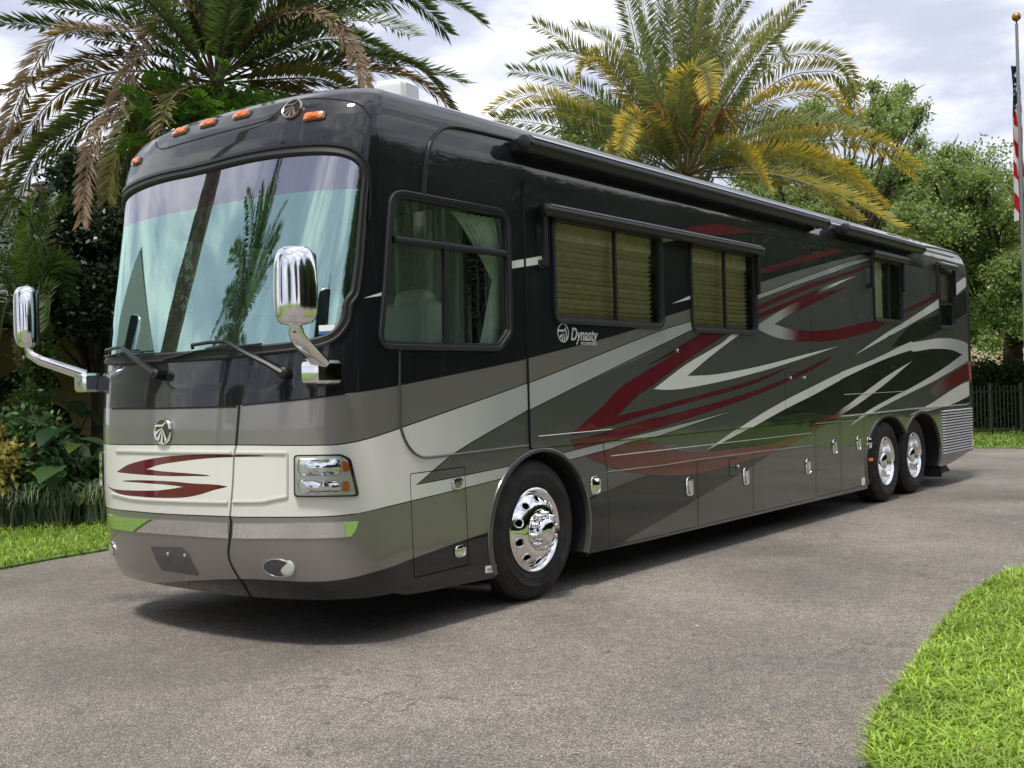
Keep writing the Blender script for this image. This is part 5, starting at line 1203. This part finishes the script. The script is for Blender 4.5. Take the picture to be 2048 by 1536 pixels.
for sx, sy in ((1322, 215), (1440, 225), (1425, 190), (1335, 250)):
    m = MB(); c = at_depth([(sx, sy)], HDR-.5)[0]; b = hubR+np.array([0, 0, .35]); m.tube(cr_curve([b, (b+c)/2+np.array([0, 0, .12]), c], 8), .018, 5)
    for k in range(46):
        e = c+rg.normal(0, .2, 3)+np.array([0, 0, -.06]); m.tube([c+rg.normal(0, .05, 3), (c+e)/2+rg.normal(0, .03, 3), e+np.array([0, 0, -.12])], [.010, .010, .007], 3, False)
    m.build('fruit_stalk', FRUIT, PR, False)
# ------------------------------------------------------------------ leafy trees and shrubs
def leaf_cloud(name, C, rad, n, size, c0, c1, rng=RNG, flat=.75, clump=8, shade=True):
    """n small folded leaves gathered into twigs around centres C"""
    C = np.asarray(C, float); rad = np.broadcast_to(rad, (len(C),)); k = rng.integers(0, len(C), n//clump); off = rng.standard_normal((len(k), 3)); off /= np.linalg.norm(off, axis=1)[:, None]; off *= (rng.uniform(0, 1, (len(k), 1))**.45)
    tw = C[k]+off*rad[k][:, None]*np.array([1, 1, flat]); P = np.repeat(tw, clump, 0); m = len(P); d = np.repeat(off+rng.normal(0, .5, off.shape), clump, 0); d /= np.linalg.norm(d, axis=1)[:, None]
    P = P+d*rng.uniform(-1, 1, (m, 1))*size*2.2+rng.normal(0, size*.7, (m, 3))
    a = d*.6+rng.standard_normal((m, 3))*.8; a /= np.linalg.norm(a, axis=1)[:, None]; b = np.cross(a, rng.standard_normal((m, 3))); b /= np.linalg.norm(b, axis=1)[:, None]; s = (size*rng.uniform(.6, 1.35, m))[:, None]
    V = np.stack([P, P+a*s*.55+b*s*.27, P+a*s*1.1, P+a*s*.55-b*s*.27], 1).reshape(-1, 3); i = np.arange(m)[:, None]*4; F = np.concatenate([i+np.array([[0, 1, 2]]), i+np.array([[0, 2, 3]])])
    tcol = np.repeat(rng.uniform(0, 1, (len(k), 1)), clump, 0)*.6+rng.uniform(0, 1, (m, 1))*.4; c = np.array(c0)*(1-tcol)+np.array(c1)*tcol
    return fast_mesh(name, V, F, np.repeat(c, 4, 0), False)
def limbs(base, top, C, r0, name, parent, every=1, rng=RNG, mat=BARK):
    m = MB(); base, top = np.array(base, float), np.array(top, float); m.tube(cr_curve([base, base*.5+top*.5+np.array([.12, .05, 0]), top], 8), np.linspace(r0, r0*.62, 8), 10)
    for c in C[::every]:
        s = base+(top-base)*rng.uniform(.55, 1.0); mid = s*.5+c*.5+rng.normal(0, .25, 3)+np.array([0, 0, .2]); L_ = np.linalg.norm(c-s); m.tube(cr_curve([s, mid, c], 8), np.linspace(r0*.20, r0*.04, 8), 6)
        for _ in range(4):
            e = c+rng.normal(0, .28, 3); m.tube([c*.75+mid*.25, (c+e)/2, e], [r0*.09, r0*.06, r0*.02], 4, False)
    return m.build(name, mat, parent)
def px_clusters(poly, n, d0, d1, rng):
    poly = px('P '+poly); out = []
    while len(out) < n:
        q = rng.uniform(poly.min(0), poly.max(0))
        if inpoly(q[None], poly)[0]: out.append(at_depth([q], rng.uniform(d0, d1))[0])
    return np.array(out)
def tree(label, basepx, poly, n, d0, d1, rad, nl, size, c0, c1, r0, seed, cat='tree', name='oak_tree', group=None, top=None, mat=LEAF, extra=None, clump=8, every=1):
    rng = np.random.default_rng(seed); C = px_clusters(poly, n, d0, d1, rng)
    if extra is not None: C = np.r_[C, extra]
    base = ground([basepx])[0] if not isinstance(basepx, np.ndarray) else basepx; e_ = empty(name, tuple(base), label, cat, group)
    tp = np.array([base[0], base[1], top or max(1.2, C[:, 2].mean()*.75)]); limbs(base, tp, C, r0, 'trunk', e_, every, rng)
    rr = rad*rng.uniform(.35, 1.25, len(C)); link('crown', leaf_cloud('crown', C, rr, nl, size, c0, c1, rng, clump=clump), mat, e_); return e_
OK0, OK1 = (.075, .13, .035), (.42, .53, .20)
tree('tall oak with open sparse crown behind the right palm', at_depth([(1690, 800)], 33)[0]*np.array([1, 1, 0]), '1500,300 1560,230 1690,200 1720,120 1760,170 1790,180 1880,130 1890,180 1850,260 1860,320 1830,420 1820,520 1640,470 1480,420', 95, 30, 36, .44, 52000, .095, OK0, OK1, .32, 21, top=5.0)
tree('broad green oak at the right edge beside the flagpole', at_depth([(2030, 800)], 33)[0]*np.array([1, 1, 0]), '1800,440 1850,340 1920,290 1960,310 2010,340 2060,360 2200,330 2220,600 2120,660 2040,655 1990,700 1950,640 1945,560 1880,500', 150, 28, 34, .56, 120000, .095, OK0, OK1, .36, 22, top=4.2)
tree('oak filling the gap right behind the tail of the motorhome', at_depth([(1850, 800)], 37)[0]*np.array([1, 1, 0]), '1640,420 1760,330 1830,300 1950,380 1980,560 1960,700 1850,640 1700,520', 90, 35, 40, .62, 60000, .13, OK0, OK1, .34, 23, top=4.0)
tree('sparse small-leaved tree seen left of the right palm above the roof', at_depth([(1180, 800)], 33)[0]*np.array([1, 1, 0]), '1090,260 1130,215 1190,180 1260,215 1300,300 1290,360 1150,290', 22, 31, 34, .40, 9000, .11, (.07, .12, .03), (.17, .24, .08), .2, 24, top=4.5)
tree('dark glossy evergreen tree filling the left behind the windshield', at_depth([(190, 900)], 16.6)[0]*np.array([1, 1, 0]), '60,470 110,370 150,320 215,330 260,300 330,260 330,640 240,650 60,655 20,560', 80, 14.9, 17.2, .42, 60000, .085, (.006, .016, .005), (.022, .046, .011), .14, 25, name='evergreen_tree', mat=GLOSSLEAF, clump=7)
tree('row of dense dark trees behind the middle of the motorhome', at_depth([(900, 800)], 24)[0]*np.array([1, 1, 0]), '500,420 700,330 900,300 1200,360 1400,420 1400,640 500,640', 30, 22, 27, 1.1, 16000, .16, OK0, OK1, .3, 26, top=3.0)
# ------------------------------------------------------------------ left house, palms and border
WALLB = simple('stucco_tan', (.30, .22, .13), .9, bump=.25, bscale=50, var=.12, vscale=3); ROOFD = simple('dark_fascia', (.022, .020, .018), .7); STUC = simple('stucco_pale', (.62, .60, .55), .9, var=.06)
hw0 = at_depth([(60, 850)], 17.0)[0]; HX, HY = hw0[0], hw0[1]
HL = empty('house', (HX, HY, 0), 'tan walled house with deep dark carport roof behind the left border', 'house')
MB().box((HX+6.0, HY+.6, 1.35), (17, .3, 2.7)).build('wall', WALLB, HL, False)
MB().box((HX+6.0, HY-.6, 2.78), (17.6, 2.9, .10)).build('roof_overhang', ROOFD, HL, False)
MB().box((HX+6.0, HY-2.08, 2.74), (17.6, .06, .26)).build('fascia', ROOFD, HL, False)
pc = at_depth([(72, 420)], 21)[0]
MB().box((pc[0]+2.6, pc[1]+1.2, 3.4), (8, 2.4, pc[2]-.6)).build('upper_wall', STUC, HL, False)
pt_ = at_depth([(75, 402)], 21)[0]; MB().box((pc[0]+2.6, pc[1]+1.2, pt_[2]+.0), (8.2, 2.6, .12)).build('parapet', STUC, HL, False)
ch = at_depth([(88, 392)], 20.8)[0]; chm = MB().lathe([(.17, -.05), (.17, .17), (.0, .17)], ch, (0, 0, 1), 20).build('chimney', simple('clay', (.20, .10, .07), .9, var=.3, vscale=20), HL)
MB().lathe([(.15, .17), (.23, .18), (.20, .22), (.08, .27), (0, .28)], ch, (0, 0, 1), 20).build('chimney_cap', ROOFD, HL)
# posts of the carport
for p in ((-40, 950), (330, 930)):
    q = at_depth([p], 15.4)[0]; MB().box((q[0], q[1], 1.34), (.16, .16, 2.68)).build('post', ROOFD, HL, False)
# slim young palm at the left
hp = at_depth([(62, 600)], 14.3)[0]
SPm = empty('young_palm', (hp[0], hp[1], 0), 'young green palm with upright feathery fronds at far left', 'palm tree'); palm_trunk(SPm, hp+np.array([0, 0, -.05]), .10, .08)
for s, dd, cg in (('62,600 58,520 62,440 72,390', -.6, (.10, .19, .03)), ('62,600 85,500 110,440 135,405', .2, (.06, .11, .03)), ('60,600 40,520 15,450 -20,410', .1, (.06, .11, .03)), ('62,600 30,560 0,530 -40,540', -.4, (.05, .10, .025)), ('62,600 95,540 120,520 150,540', -.3, (.05, .10, .025)), ('62,600 90,580 100,600 95,650', -.8, (.10, .18, .04)), ('60,600 30,590 10,620 0,680', -.5, (.05, .1, .025)), ('62,600 70,500 90,430 95,395', .6, (.06, .11, .03)), ('60,600 30,500 25,430 30,400', .5, (.05, .1, .03)), ('60,600 75,540 110,520 140,600', .3, (.04, .08, .02)), ('60,600 20,570 -20,600 -30,660', .3, (.04, .08, .02))):
    link('frond', frond_mesh('frond', px_frond(hp, 14.3, s, dd, 20), .30, cg, (.2, .26, .05), 46, 0, .026, 30, yellow=.12, rr=.012, stem=(.14, .18, .05)), LEAF, SPm)
def shrub(name, label, pxs, dep, rad, n, size, c0, c1, mat=LEAF, whorl=None, cat='shrub', seed=3):
    rng = np.random.default_rng(seed); C = []
    for p in pxs: C.append(at_depth([p], dep+rng.uniform(-.25, .25))[0])
    C = np.array(C); b = C.mean(0)*np.array([1, 1, 0]); e_ = empty(name, tuple(b), label, cat); limbs(b, b+np.array([0, 0, C[:, 2].min()*.6+.1]), C, .035, 'stem', e_, 1, rng); link('foliage', leaf_cloud('foliage', C, rad, n, size, c0, c1, rng, clump=whorl or 7), mat, e_); return e_
shrub('schefflera_shrub', 'rounded green shrub with finger-like leaves left of the big-leaf plants', [(20, 880), (50, 860), (80, 890), (60, 930), (30, 940), (85, 940), (10, 920), (100, 920), (55, 960), (20, 970), (90, 970)], 13.9, .24, 7000, .10, (.045, .11, .035), (.13, .24, .08), GLOSSLEAF, 8, seed=31)
shrub('croton_shrub', 'yellow-leaved croton shrub at the left edge of the border', [(0, 905), (12, 930), (-15, 940), (5, 955), (22, 915), (15, 890), (-5, 880)], 13.45, .17, 2400, .085, (.30, .26, .05), (.62, .52, .16), GLOSSLEAF, 7, seed=32)
shrub('climbing_vine', 'light green vine climbing up the dark house wall at left', [(75, 700), (70, 740), (85, 770), (60, 800), (95, 720), (70, 820), (80, 670), (62, 640), (64, 690), (66, 850)], 14.1, .15, 2600, .07, (.03, .075, .015), (.09, .16, .03), LEAF, 6, cat='vine', seed=33)
# big-leaf plants: every leaf a piece
def big_leaf_plant(label, pxc, dep, k, c0, c1, seed, spread=.4, L0=.42, name='elephant_ear_plant'):
    rng = np.random.default_rng(seed); c = at_depth([pxc], dep)[0]; e_ = empty(name, (c[0], c[1], 0), label, 'plant')
    for i in range(k):
        h = c+np.array((rng.normal(0, spread), rng.normal(0, spread*.6), rng.uniform(-.45, .28))); base = np.array((c[0]+rng.normal(0, .12), c[1]+rng.normal(0, .12), 0.03)); h[2] = max(.25, h[2]); m = MB()
        col = np.array(c0)+(np.array(c1)-np.array(c0))*rng.uniform(); m.tube(cr_curve([base, (base+h)/2+np.array([0, 0, .12]), h], 6), .010, 4, False, col*.8)
        d = h-base; d[2] = 0; d = d/(np.linalg.norm(d)+1e-6)+rng.normal(0, .35, 3)*np.array([1, 1, 0])-CF*np.array([.5, .5, 0]); d[2] = -.5+rng.normal(0, .25); d /= np.linalg.norm(d); s = np.cross(d, [0, 0, 1.]); s /= np.linalg.norm(s); nrm = np.cross(s, d)
        L_ = L0*rng.uniform(.75, 1.25); rows = [(-.14, .30), (0, .52), (.18, .60), (.40, .52), (.65, .34), (.85, .15), (1.0, .0)]; V = []
        for t_, w_ in rows:
            cc = h+d*L_*t_+nrm*(-.18*L_*t_*t_)
            for q_ in (-1, -.5, 0, .5, 1): V.append(cc+s*w_*L_*.62*q_+nrm*(.10*L_*abs(q_)*w_)-(d*L_*.10*abs(q_) if t_ < 0 else 0))
        F = [(r*5+q_, r*5+q_+1, (r+1)*5+q_+1, (r+1)*5+q_) for r in range(len(rows)-1) for q_ in range(4)]; m.add(V, F, col); m.build('leaf', GLOSSLEAF, e_)
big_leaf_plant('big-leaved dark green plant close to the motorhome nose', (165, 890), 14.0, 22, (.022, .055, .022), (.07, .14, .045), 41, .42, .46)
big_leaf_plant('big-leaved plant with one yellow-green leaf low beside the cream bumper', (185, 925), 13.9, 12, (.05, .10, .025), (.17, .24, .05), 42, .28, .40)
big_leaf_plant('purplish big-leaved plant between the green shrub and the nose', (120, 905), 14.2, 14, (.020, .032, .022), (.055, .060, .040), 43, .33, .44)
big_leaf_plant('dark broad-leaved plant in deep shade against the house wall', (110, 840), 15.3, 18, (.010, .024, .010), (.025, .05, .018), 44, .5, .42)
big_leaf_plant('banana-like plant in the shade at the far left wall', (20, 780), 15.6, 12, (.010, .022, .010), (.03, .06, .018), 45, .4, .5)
# liriope border: clumps of arching blades
rl = np.random.default_rng(8)
A_ = ground([(-60, 1062)])[0]; B_ = ground([(260, 1046)])[0]; Pn = []
for i in range(150):
    t = rl.uniform(0, 1); dpt = rl.uniform(-.05, .75); c = A_+(B_-A_)*t+np.array([.55, .83, 0])*dpt; Pn.append(c[:2]+rl.normal(0, .05, (38, 2)))
Pn = np.concatenate(Pn); V, F, C = arch_blades(np.c_[Pn, np.full(len(Pn), .03)], .42, .46, .020, (.12, .18, .09), (.46, .54, .36), rl)
tag(link('border_grass', fast_mesh('border_grass', V, F, C), LEAF), 'dense border of arching dark green lilyturf along the left lawn', 'border grass', kind='stuff')
bed = ccw([A_[:2]+np.array([-2, -.0]), B_[:2]+np.array([.4, .0]), B_[:2]+np.array([5, 8]), A_[:2]+np.array([-1, 9])]); sheet('planting_bed', bed, .034, SOIL)
# ------------------------------------------------------------------ right background: fence, hedge, house, flag
FENCE = simple('fence_black', (.010, .011, .011), .45)
fa = ground([(1925, 874)])[0]; fb = ground([(2110, 868)])[0]; FL = np.linalg.norm(fb-fa); fd_ = (fb-fa)/FL; fh = 1.32
FN = empty('iron_fence', tuple((fa+fb)/2), 'black iron picket fence at the back of the far lawn', 'fence'); ang = math.atan2(fd_[1], fd_[0]); RZ = np.array(Matrix.Rotation(ang, 3, 'Z'))
for zz in (.14, fh-.16): MB().box((fa+fb)/2+np.array([0, 0, zz]), (FL, .03, .035), RZ).build('rail', FENCE, FN, False)
pk = MB().box((0, 0, fh/2), (.018, .018, fh)).mesh('picket', False); pk.materials.append(FENCE); kN = int(FL/.105)
for i in range(kN+1):
    o = bpy.data.objects.new('picket', pk); COL.objects.link(o); o.location = fa+fd_*(FL*i/kN); o.rotation_euler = (0, 0, ang); attach(o, None); o.parent = FN; o.matrix_parent_inverse = FN.matrix_world.inverted()
po = MB().box((0, 0, fh/2+.03), (.06, .06, fh+.06)).mesh('post', False); po.materials.append(FENCE)
for i in range(0, 4):
    o = bpy.data.objects.new('post', po); COL.objects.link(o); o.location = fa+fd_*(FL*i/3)+np.array([0, .03, 0]); o.rotation_euler = (0, 0, ang); o.parent = FN; o.matrix_parent_inverse = FN.matrix_world.inverted()
shrub('clipped_hedge', 'dark green hedge rising behind the black fence', [(x, y) for x in range(1930, 2130, 14) for y in (750, 775, 800, 825, 845)], 32.5, .55, 30000, .11, (.018, .040, .012), (.075, .12, .04), LEAF, 8, cat='hedge', seed=51)
RSTUC = simple('stucco_cream', (.62, .53, .34), .9, var=.08, vscale=2); TRIMW = simple('cast_stone', (.66, .62, .54), .8)
rc = at_depth([(2010, 740)], 44)[0]; HR = empty('house', (rc[0], rc[1], 0), 'cream stucco house with an arched tracery window behind the hedge', 'house')
hd_ = np.array([CR[0], CR[1], 0]); hd_ /= np.linalg.norm(hd_); hn = np.array([-CF[0], -CF[1], 0]); RW = np.array(Matrix.Rotation(math.atan2(hd_[1], hd_[0]), 3, 'Z'))
MB().box((rc[0]+2*hd_[0], rc[1]+2*hd_[1], 2.2), (10, .4, 4.4), RW).build('wall', RSTUC, HR, False)
MB().box((rc[0]+2*hd_[0]-hn[0]*.2, rc[1]+2*hd_[1]-hn[1]*.2, 4.5), (10.8, 1.6, .25), RW).build('roof', simple('clay_tile', (.25, .12, .07), .9), HR, False)
wc = at_depth([(2028, 708)], 43.7)[0]
def warch(rx, hz, k=14): return [(-rx, -hz)]+[(rx*math.cos(a), hz*.2+rx*1.25*math.sin(a)) for a in np.linspace(pi, 0, k)]+[(rx, -hz)]
def wshape(pts, d, name, mat, parent): return MB().add([wc+hd_*x+np.array([0, 0, z])+hn*d for x, z in pts], [tuple(range(len(pts)))]).build(name, mat, parent, False)
wnd = MB().tube([wc+hd_*x+np.array([0, 0, z])+hn*.06 for x, z in warch(.42, .55)], .07, 6).build('arched_window', TRIMW, HR); wshape(warch(.42, .55), .03, 'pane', simple('pane_dark', (.05, .05, .05), .1), wnd)
for x0 in (-.2, .2): MB().tube([wc+hd_*(x0+x)+np.array([0, 0, z-.1])+hn*.07 for x, z in warch(.17, .45)], .035, 5).build('tracery', TRIMW, wnd)
# flagpole and flag
FD = 26.0; ft = at_depth([(2033, 48)], FD)[0]; 
FP = empty('flagpole', (ft[0], ft[1], 0), 'grey metal flagpole with a gold ball on top at the right edge', 'flagpole')
MB().tube([(ft[0], ft[1], 0), (ft[0], ft[1], ft[2])], [.055, .036], 14).build('pole', simple('pole_metal', (.24, .24, .24), .4, metal=.6), FP)
MB().lathe([(.02, 0), (.02, .06), (.035, .07), (.02, .09)], ft, (0, 0, 1), 12).build('truck', TRIM, FP)
bl = ft+np.array([0, 0, .17]); MB().lathe([(.105*math.sin(a), -.105*math.cos(a)) for a in np.linspace(.01, pi-.01, 14)], bl, (0, 0, 1), 18).build('ball', simple('gold_ball', (.40, .22, .06), .35, metal=.8), FP)
# limp flag: gathered folds hanging beside the pole
fz1 = at_depth([(2040, 128)], FD)[0][2]; fz0 = at_depth([(2047, 440)], FD)[0][2]; V = []; Cc = []; nu, nv = 30, 90; rf = np.random.default_rng(4)
for j in range(nv+1):
    v = j/nv; z = fz1-(fz1-fz0)*v
    for i in range(nu+1):
        s = i/nu; fold = .085*math.sin(s*17+1.2*math.sin(v*5))*(.35+.8*v); xo = -.09+s*(.20+.10*v)+.02*math.sin(v*9+s*6); V.append(ft*np.array([1, 1, 0])+hd_*xo+hn*(-.16+fold)+np.array([0, 0, z]))
        w_ = s*1.0+v*.9; dg = v+.16*s
        if dg < .34: c = (.012, .016, .05)
        else: c = (.42, .012, .025) if math.sin((v*2.1-s*.55)*2*pi*2.35) > 0 else (.72, .70, .70)
        Cc.append(c)
Fq = np.array([(j*(nu+1)+i, j*(nu+1)+i+1, (j+1)*(nu+1)+i+1, (j+1)*(nu+1)+i) for j in range(nv) for i in range(nu)])
FLG = link('flag', fast_mesh('flag', np.array(V), Fq, np.array(Cc), True), attr_mat('flag_cloth', rough=.8, transl=.2, spec=.2)); tag(FLG, 'limp stars and stripes flag hanging folded against the flagpole', 'flag')
m = MB()
for i in range(16):
    s = rf.uniform(.05, .55); v = rf.uniform(.03, .27); z = fz1-(fz1-fz0)*v; fold = .085*math.sin(s*17+1.2*math.sin(v*5))*(.35+.8*v); c = ft*np.array([1, 1, 0])+hd_*(-.09+s*(.20+.10*v))+hn*(-.145+fold)+np.array([0, 0, z])
    pts = [c+(hd_*math.cos(a)+np.array([0, 0, math.sin(a)]))*(.038 if k % 2 == 0 else .016) for k, a in enumerate(np.linspace(pi/2, pi/2+2*pi, 11)[:-1])]; m.add(pts, [tuple(range(10))])
so = m.build('stars', simple('star_white', (.75, .75, .75), .8), FLG, False); so['kind'] = 'stuff'
# ------------------------------------------------------------------ surroundings beside and behind the camera (they show in paint, glass and chrome)
rng = np.random.default_rng(77); C0 = rng.standard_normal((60, 3)); C0 /= np.linalg.norm(C0, axis=1)[:, None]; C0 *= rng.uniform(.35, 1, (60, 1)); C0 = C0*np.array([4.2, 4.2, 3.6])+np.array([0, 0, 6.6])
gt_crown = leaf_cloud('crown', C0, 1.15, 22000, .26, (.030, .060, .014), (.085, .13, .035), rng); gt_crown.materials.append(LEAF)
tmp = limbs((0, 0, 0), (.2, .1, 4.2), C0, .3, 'trunk', None, 2, rng); gt_trunk = tmp.data; bpy.data.objects.remove(tmp)
spots = [(2, -17, .8), (10, -18, 1.0), (18, -19, 1.1), (26, -17, .95), (35, -16, 1.1), (44, -13, 1.0), (-8, -19, .9), (-20, -14, .85), (-27, -3, .8), (-30, 16, .9), (54, -6, 1.05), (6, -25, 1.3), (15, -26, 1.4), (23, -26, 1.3), (32, -25, 1.35), (41, -22, 1.3), (50, -18, 1.3), (62, -14, 1.3)]
places = ['nearest oak across the lawn opposite the front wheel', 'oak across the lawn opposite the slide-out windows', 'large oak across the lawn opposite the rear wheels', 'oak across the lawn just past the tail of the motorhome', 'large oak standing beyond the far lawn right of the flagpole', 'oak at the far right end of the tree row', 'oak behind the photographer to the right', 'small oak far behind the photographer', 'smallest oak straight ahead of the motorhome', 'oak ahead of the motorhome near the gabled house', 'farthest oak at the end of the lawn', 'tall oak of the added unseen back row opposite the cab', 'tallest oak of the added unseen back row opposite the slide-out', 'tall oak of the added unseen back row opposite the rear wheels', 'tall oak of the added unseen back row past the tail', 'tall oak of the added unseen back row right of the flagpole', 'tall oak of the added unseen back row at the far corner', 'last tall oak of the added unseen back row']  # back-row oaks are unseen additions that block sky in the side's reflections
for (x, y, s), lb_ in zip(spots, places):
    e_ = empty('oak_tree', (x, y, 0), lb_, 'tree', 'oaks round the driveway'); e_.scale = (s, s, s*rng.uniform(.9, 1.1)); e_.rotation_euler = (0, 0, rng.uniform(0, 6.28))
    for n_, me in (('trunk', gt_trunk), ('crown', gt_crown)):
        o = bpy.data.objects.new(n_, me); COL.objects.link(o); o.parent = e_
filler_hedge_me = leaf_cloud('foliage', np.array([(x, 0, z) for x in np.arange(-5, 5.1, .5) for z in (.4, 1.0, 1.6, 2.2)]), .6, 42000, .16, (.015, .035, .01), (.05, .08, .025), rng); filler_hedge_me.materials.append(LEAF)
for x, y, r_, lb_ in ((0, -24, 0, 'unseen hedge added behind the oaks opposite the front wheel'), (12, -25, 0, 'unseen hedge added behind the oaks opposite the slide-out'), (24, -25, .05, 'unseen hedge added behind the oaks opposite the tail'), (36, -23, .2, 'unseen hedge added at the far right behind the oaks'), (-12, -23, -.1, 'unseen hedge added behind the photographer'), (47, -15, 1.15, 'unseen hedge added across the lawn right of the flagpole'), (52, -25, .8, 'unseen hedge added at the far corner of the lawn'), (62, -8, 1.3, 'farthest unseen hedge added at the end of the lawn')):
    e_ = empty('hedge', (x, y, 0), lb_, 'hedge', 'unseen hedges added for the reflections'); e_.rotation_euler = (0, 0, r_); e_.scale = (1.25, 1.25, 3.0); o = bpy.data.objects.new('foliage', filler_hedge_me); COL.objects.link(o); o.parent = e_  # tall unseen hedges added to fill sky gaps in the coach's reflections
# gabled house, bare palm trunk and palm that the windshield reflects
SIDING = simple('board_siding', (.78, .77, .70), .7, var=.05); ROOFL = simple('pale_roof', (.42, .42, .40), .8)
ga, gb = np.array((-4.6, 10.0, 0)), np.array((1.0, 15.2, 0)); gL = np.linalg.norm(gb-ga); gd = (gb-ga)/gL; gn = np.array((gd[1], -gd[0], 0)); GH = empty('house', tuple((ga+gb)/2), 'pale board-sided gabled house beside the driveway, left of the picture', 'house')
for i in range(26):
    t0, t1_ = gL*i/26, gL*(i+1)/26-.02; h0 = 4.4+1.5*(1-abs(2*t0/gL-1)); h1 = 4.4+1.5*(1-abs(2*t1_/gL-1)); P = [ga+gd*t0, ga+gd*t1_, ga+gd*t1_+np.array([0, 0, h1]), ga+gd*t0+np.array([0, 0, h0])]; P = P+[p-gn*.1 for p in P]
    MB().add(P, [(0, 1, 2, 3), (7, 6, 5, 4), (0, 3, 7, 4), (1, 5, 6, 2), (3, 2, 6, 7)]).build('board', SIDING, GH, False)
ap = (ga+gb)/2+np.array([0, 0, 6.1])
for e0_ in (ga, gb):
    P = [e0_+np.array([0, 0, 4.45])-gn*.15+(e0_-(ga+gb)/2)*.02-np.array([0, 0, .1]), ap-gn*.15-np.array([0, 0, .1])]; P = P+[p-gn*8 for p in P]; P = P+[p+np.array([0, 0, .06]) for p in P]; MB().add(P, [(0, 1, 3, 2), (4, 6, 7, 5), (0, 4, 5, 1), (0, 2, 6, 4)]).build('roof_slope', ROOFL, GH, False)
MB().box((ga+gb)/2-gn*4+np.array([0, 0, 2.2]), (gL, 7.8, 4.3), np.array(Matrix.Rotation(math.atan2(gd[1], gd[0]), 3, 'Z'))).build('rear_walls', SIDING, GH, False)
def far_palm(label, hub, k, r, seed, length):
    rng = np.random.default_rng(seed); e_ = empty('palm_tree', (hub[0], hub[1], 0), label, 'palm tree'); palm_trunk(e_, np.array(hub, float), r, r*.8)
    for i in range(k): link('frond', frond_mesh('frond', random_frond(hub, rng.uniform(0, 2*pi), math.radians(rng.uniform(-20, 80)), length*rng.uniform(.8, 1.1), rng.uniform(.35, .8)), .42, G1, G2, 60, .05, .05, 24, yellow=.1), LEAF, e_)
far_palm('feathery palm in front of the motorhome, left of the picture', (-7.0, 5.9, 5.4), 36, .22, 61, 2.7)
far_palm('very tall bare-trunked palm beside the gabled house', (-3.7, 8.3, 14.5), 26, .27, 62, 3.2)
# bits of leaf and grit on the drive
rd = np.random.default_rng(91); Pd = np.c_[rd.uniform(-3, 16, 420), rd.uniform(-5.5, -.2, 420)]; Pd = Pd[~inpoly(Pd, ISL)]; k = len(Pd); a = rd.uniform(0, 6.28, k); ln = rd.uniform(.006, .022, k); V = []
for i in range(k):
    d = np.array((math.cos(a[i]), math.sin(a[i]), 0)); e = np.array((-d[1], d[0], 0)); c = np.array((Pd[i][0], Pd[i][1], .004)); V += [c-d*ln[i], c+e*ln[i]*.35+np.array([0, 0, .004]), c+d*ln[i], c-e*ln[i]*.35]
cl = np.array([(.62, .58, .48), (.38, .28, .15), (.12, .17, .05), (.5, .45, .36)])[rd.integers(0, 4, k)]
tag(link('leaf_litter', fast_mesh('leaf_litter', np.array(V), np.arange(4*k).reshape(-1, 4), np.repeat(cl, 4, 0)), DEADLEAF), 'small bits of leaf and grit scattered on the driveway', 'litter', kind='stuff')
print('objects', len(bpy.data.objects), 'tris', sum(len(m.polygons) for m in bpy.data.meshes))
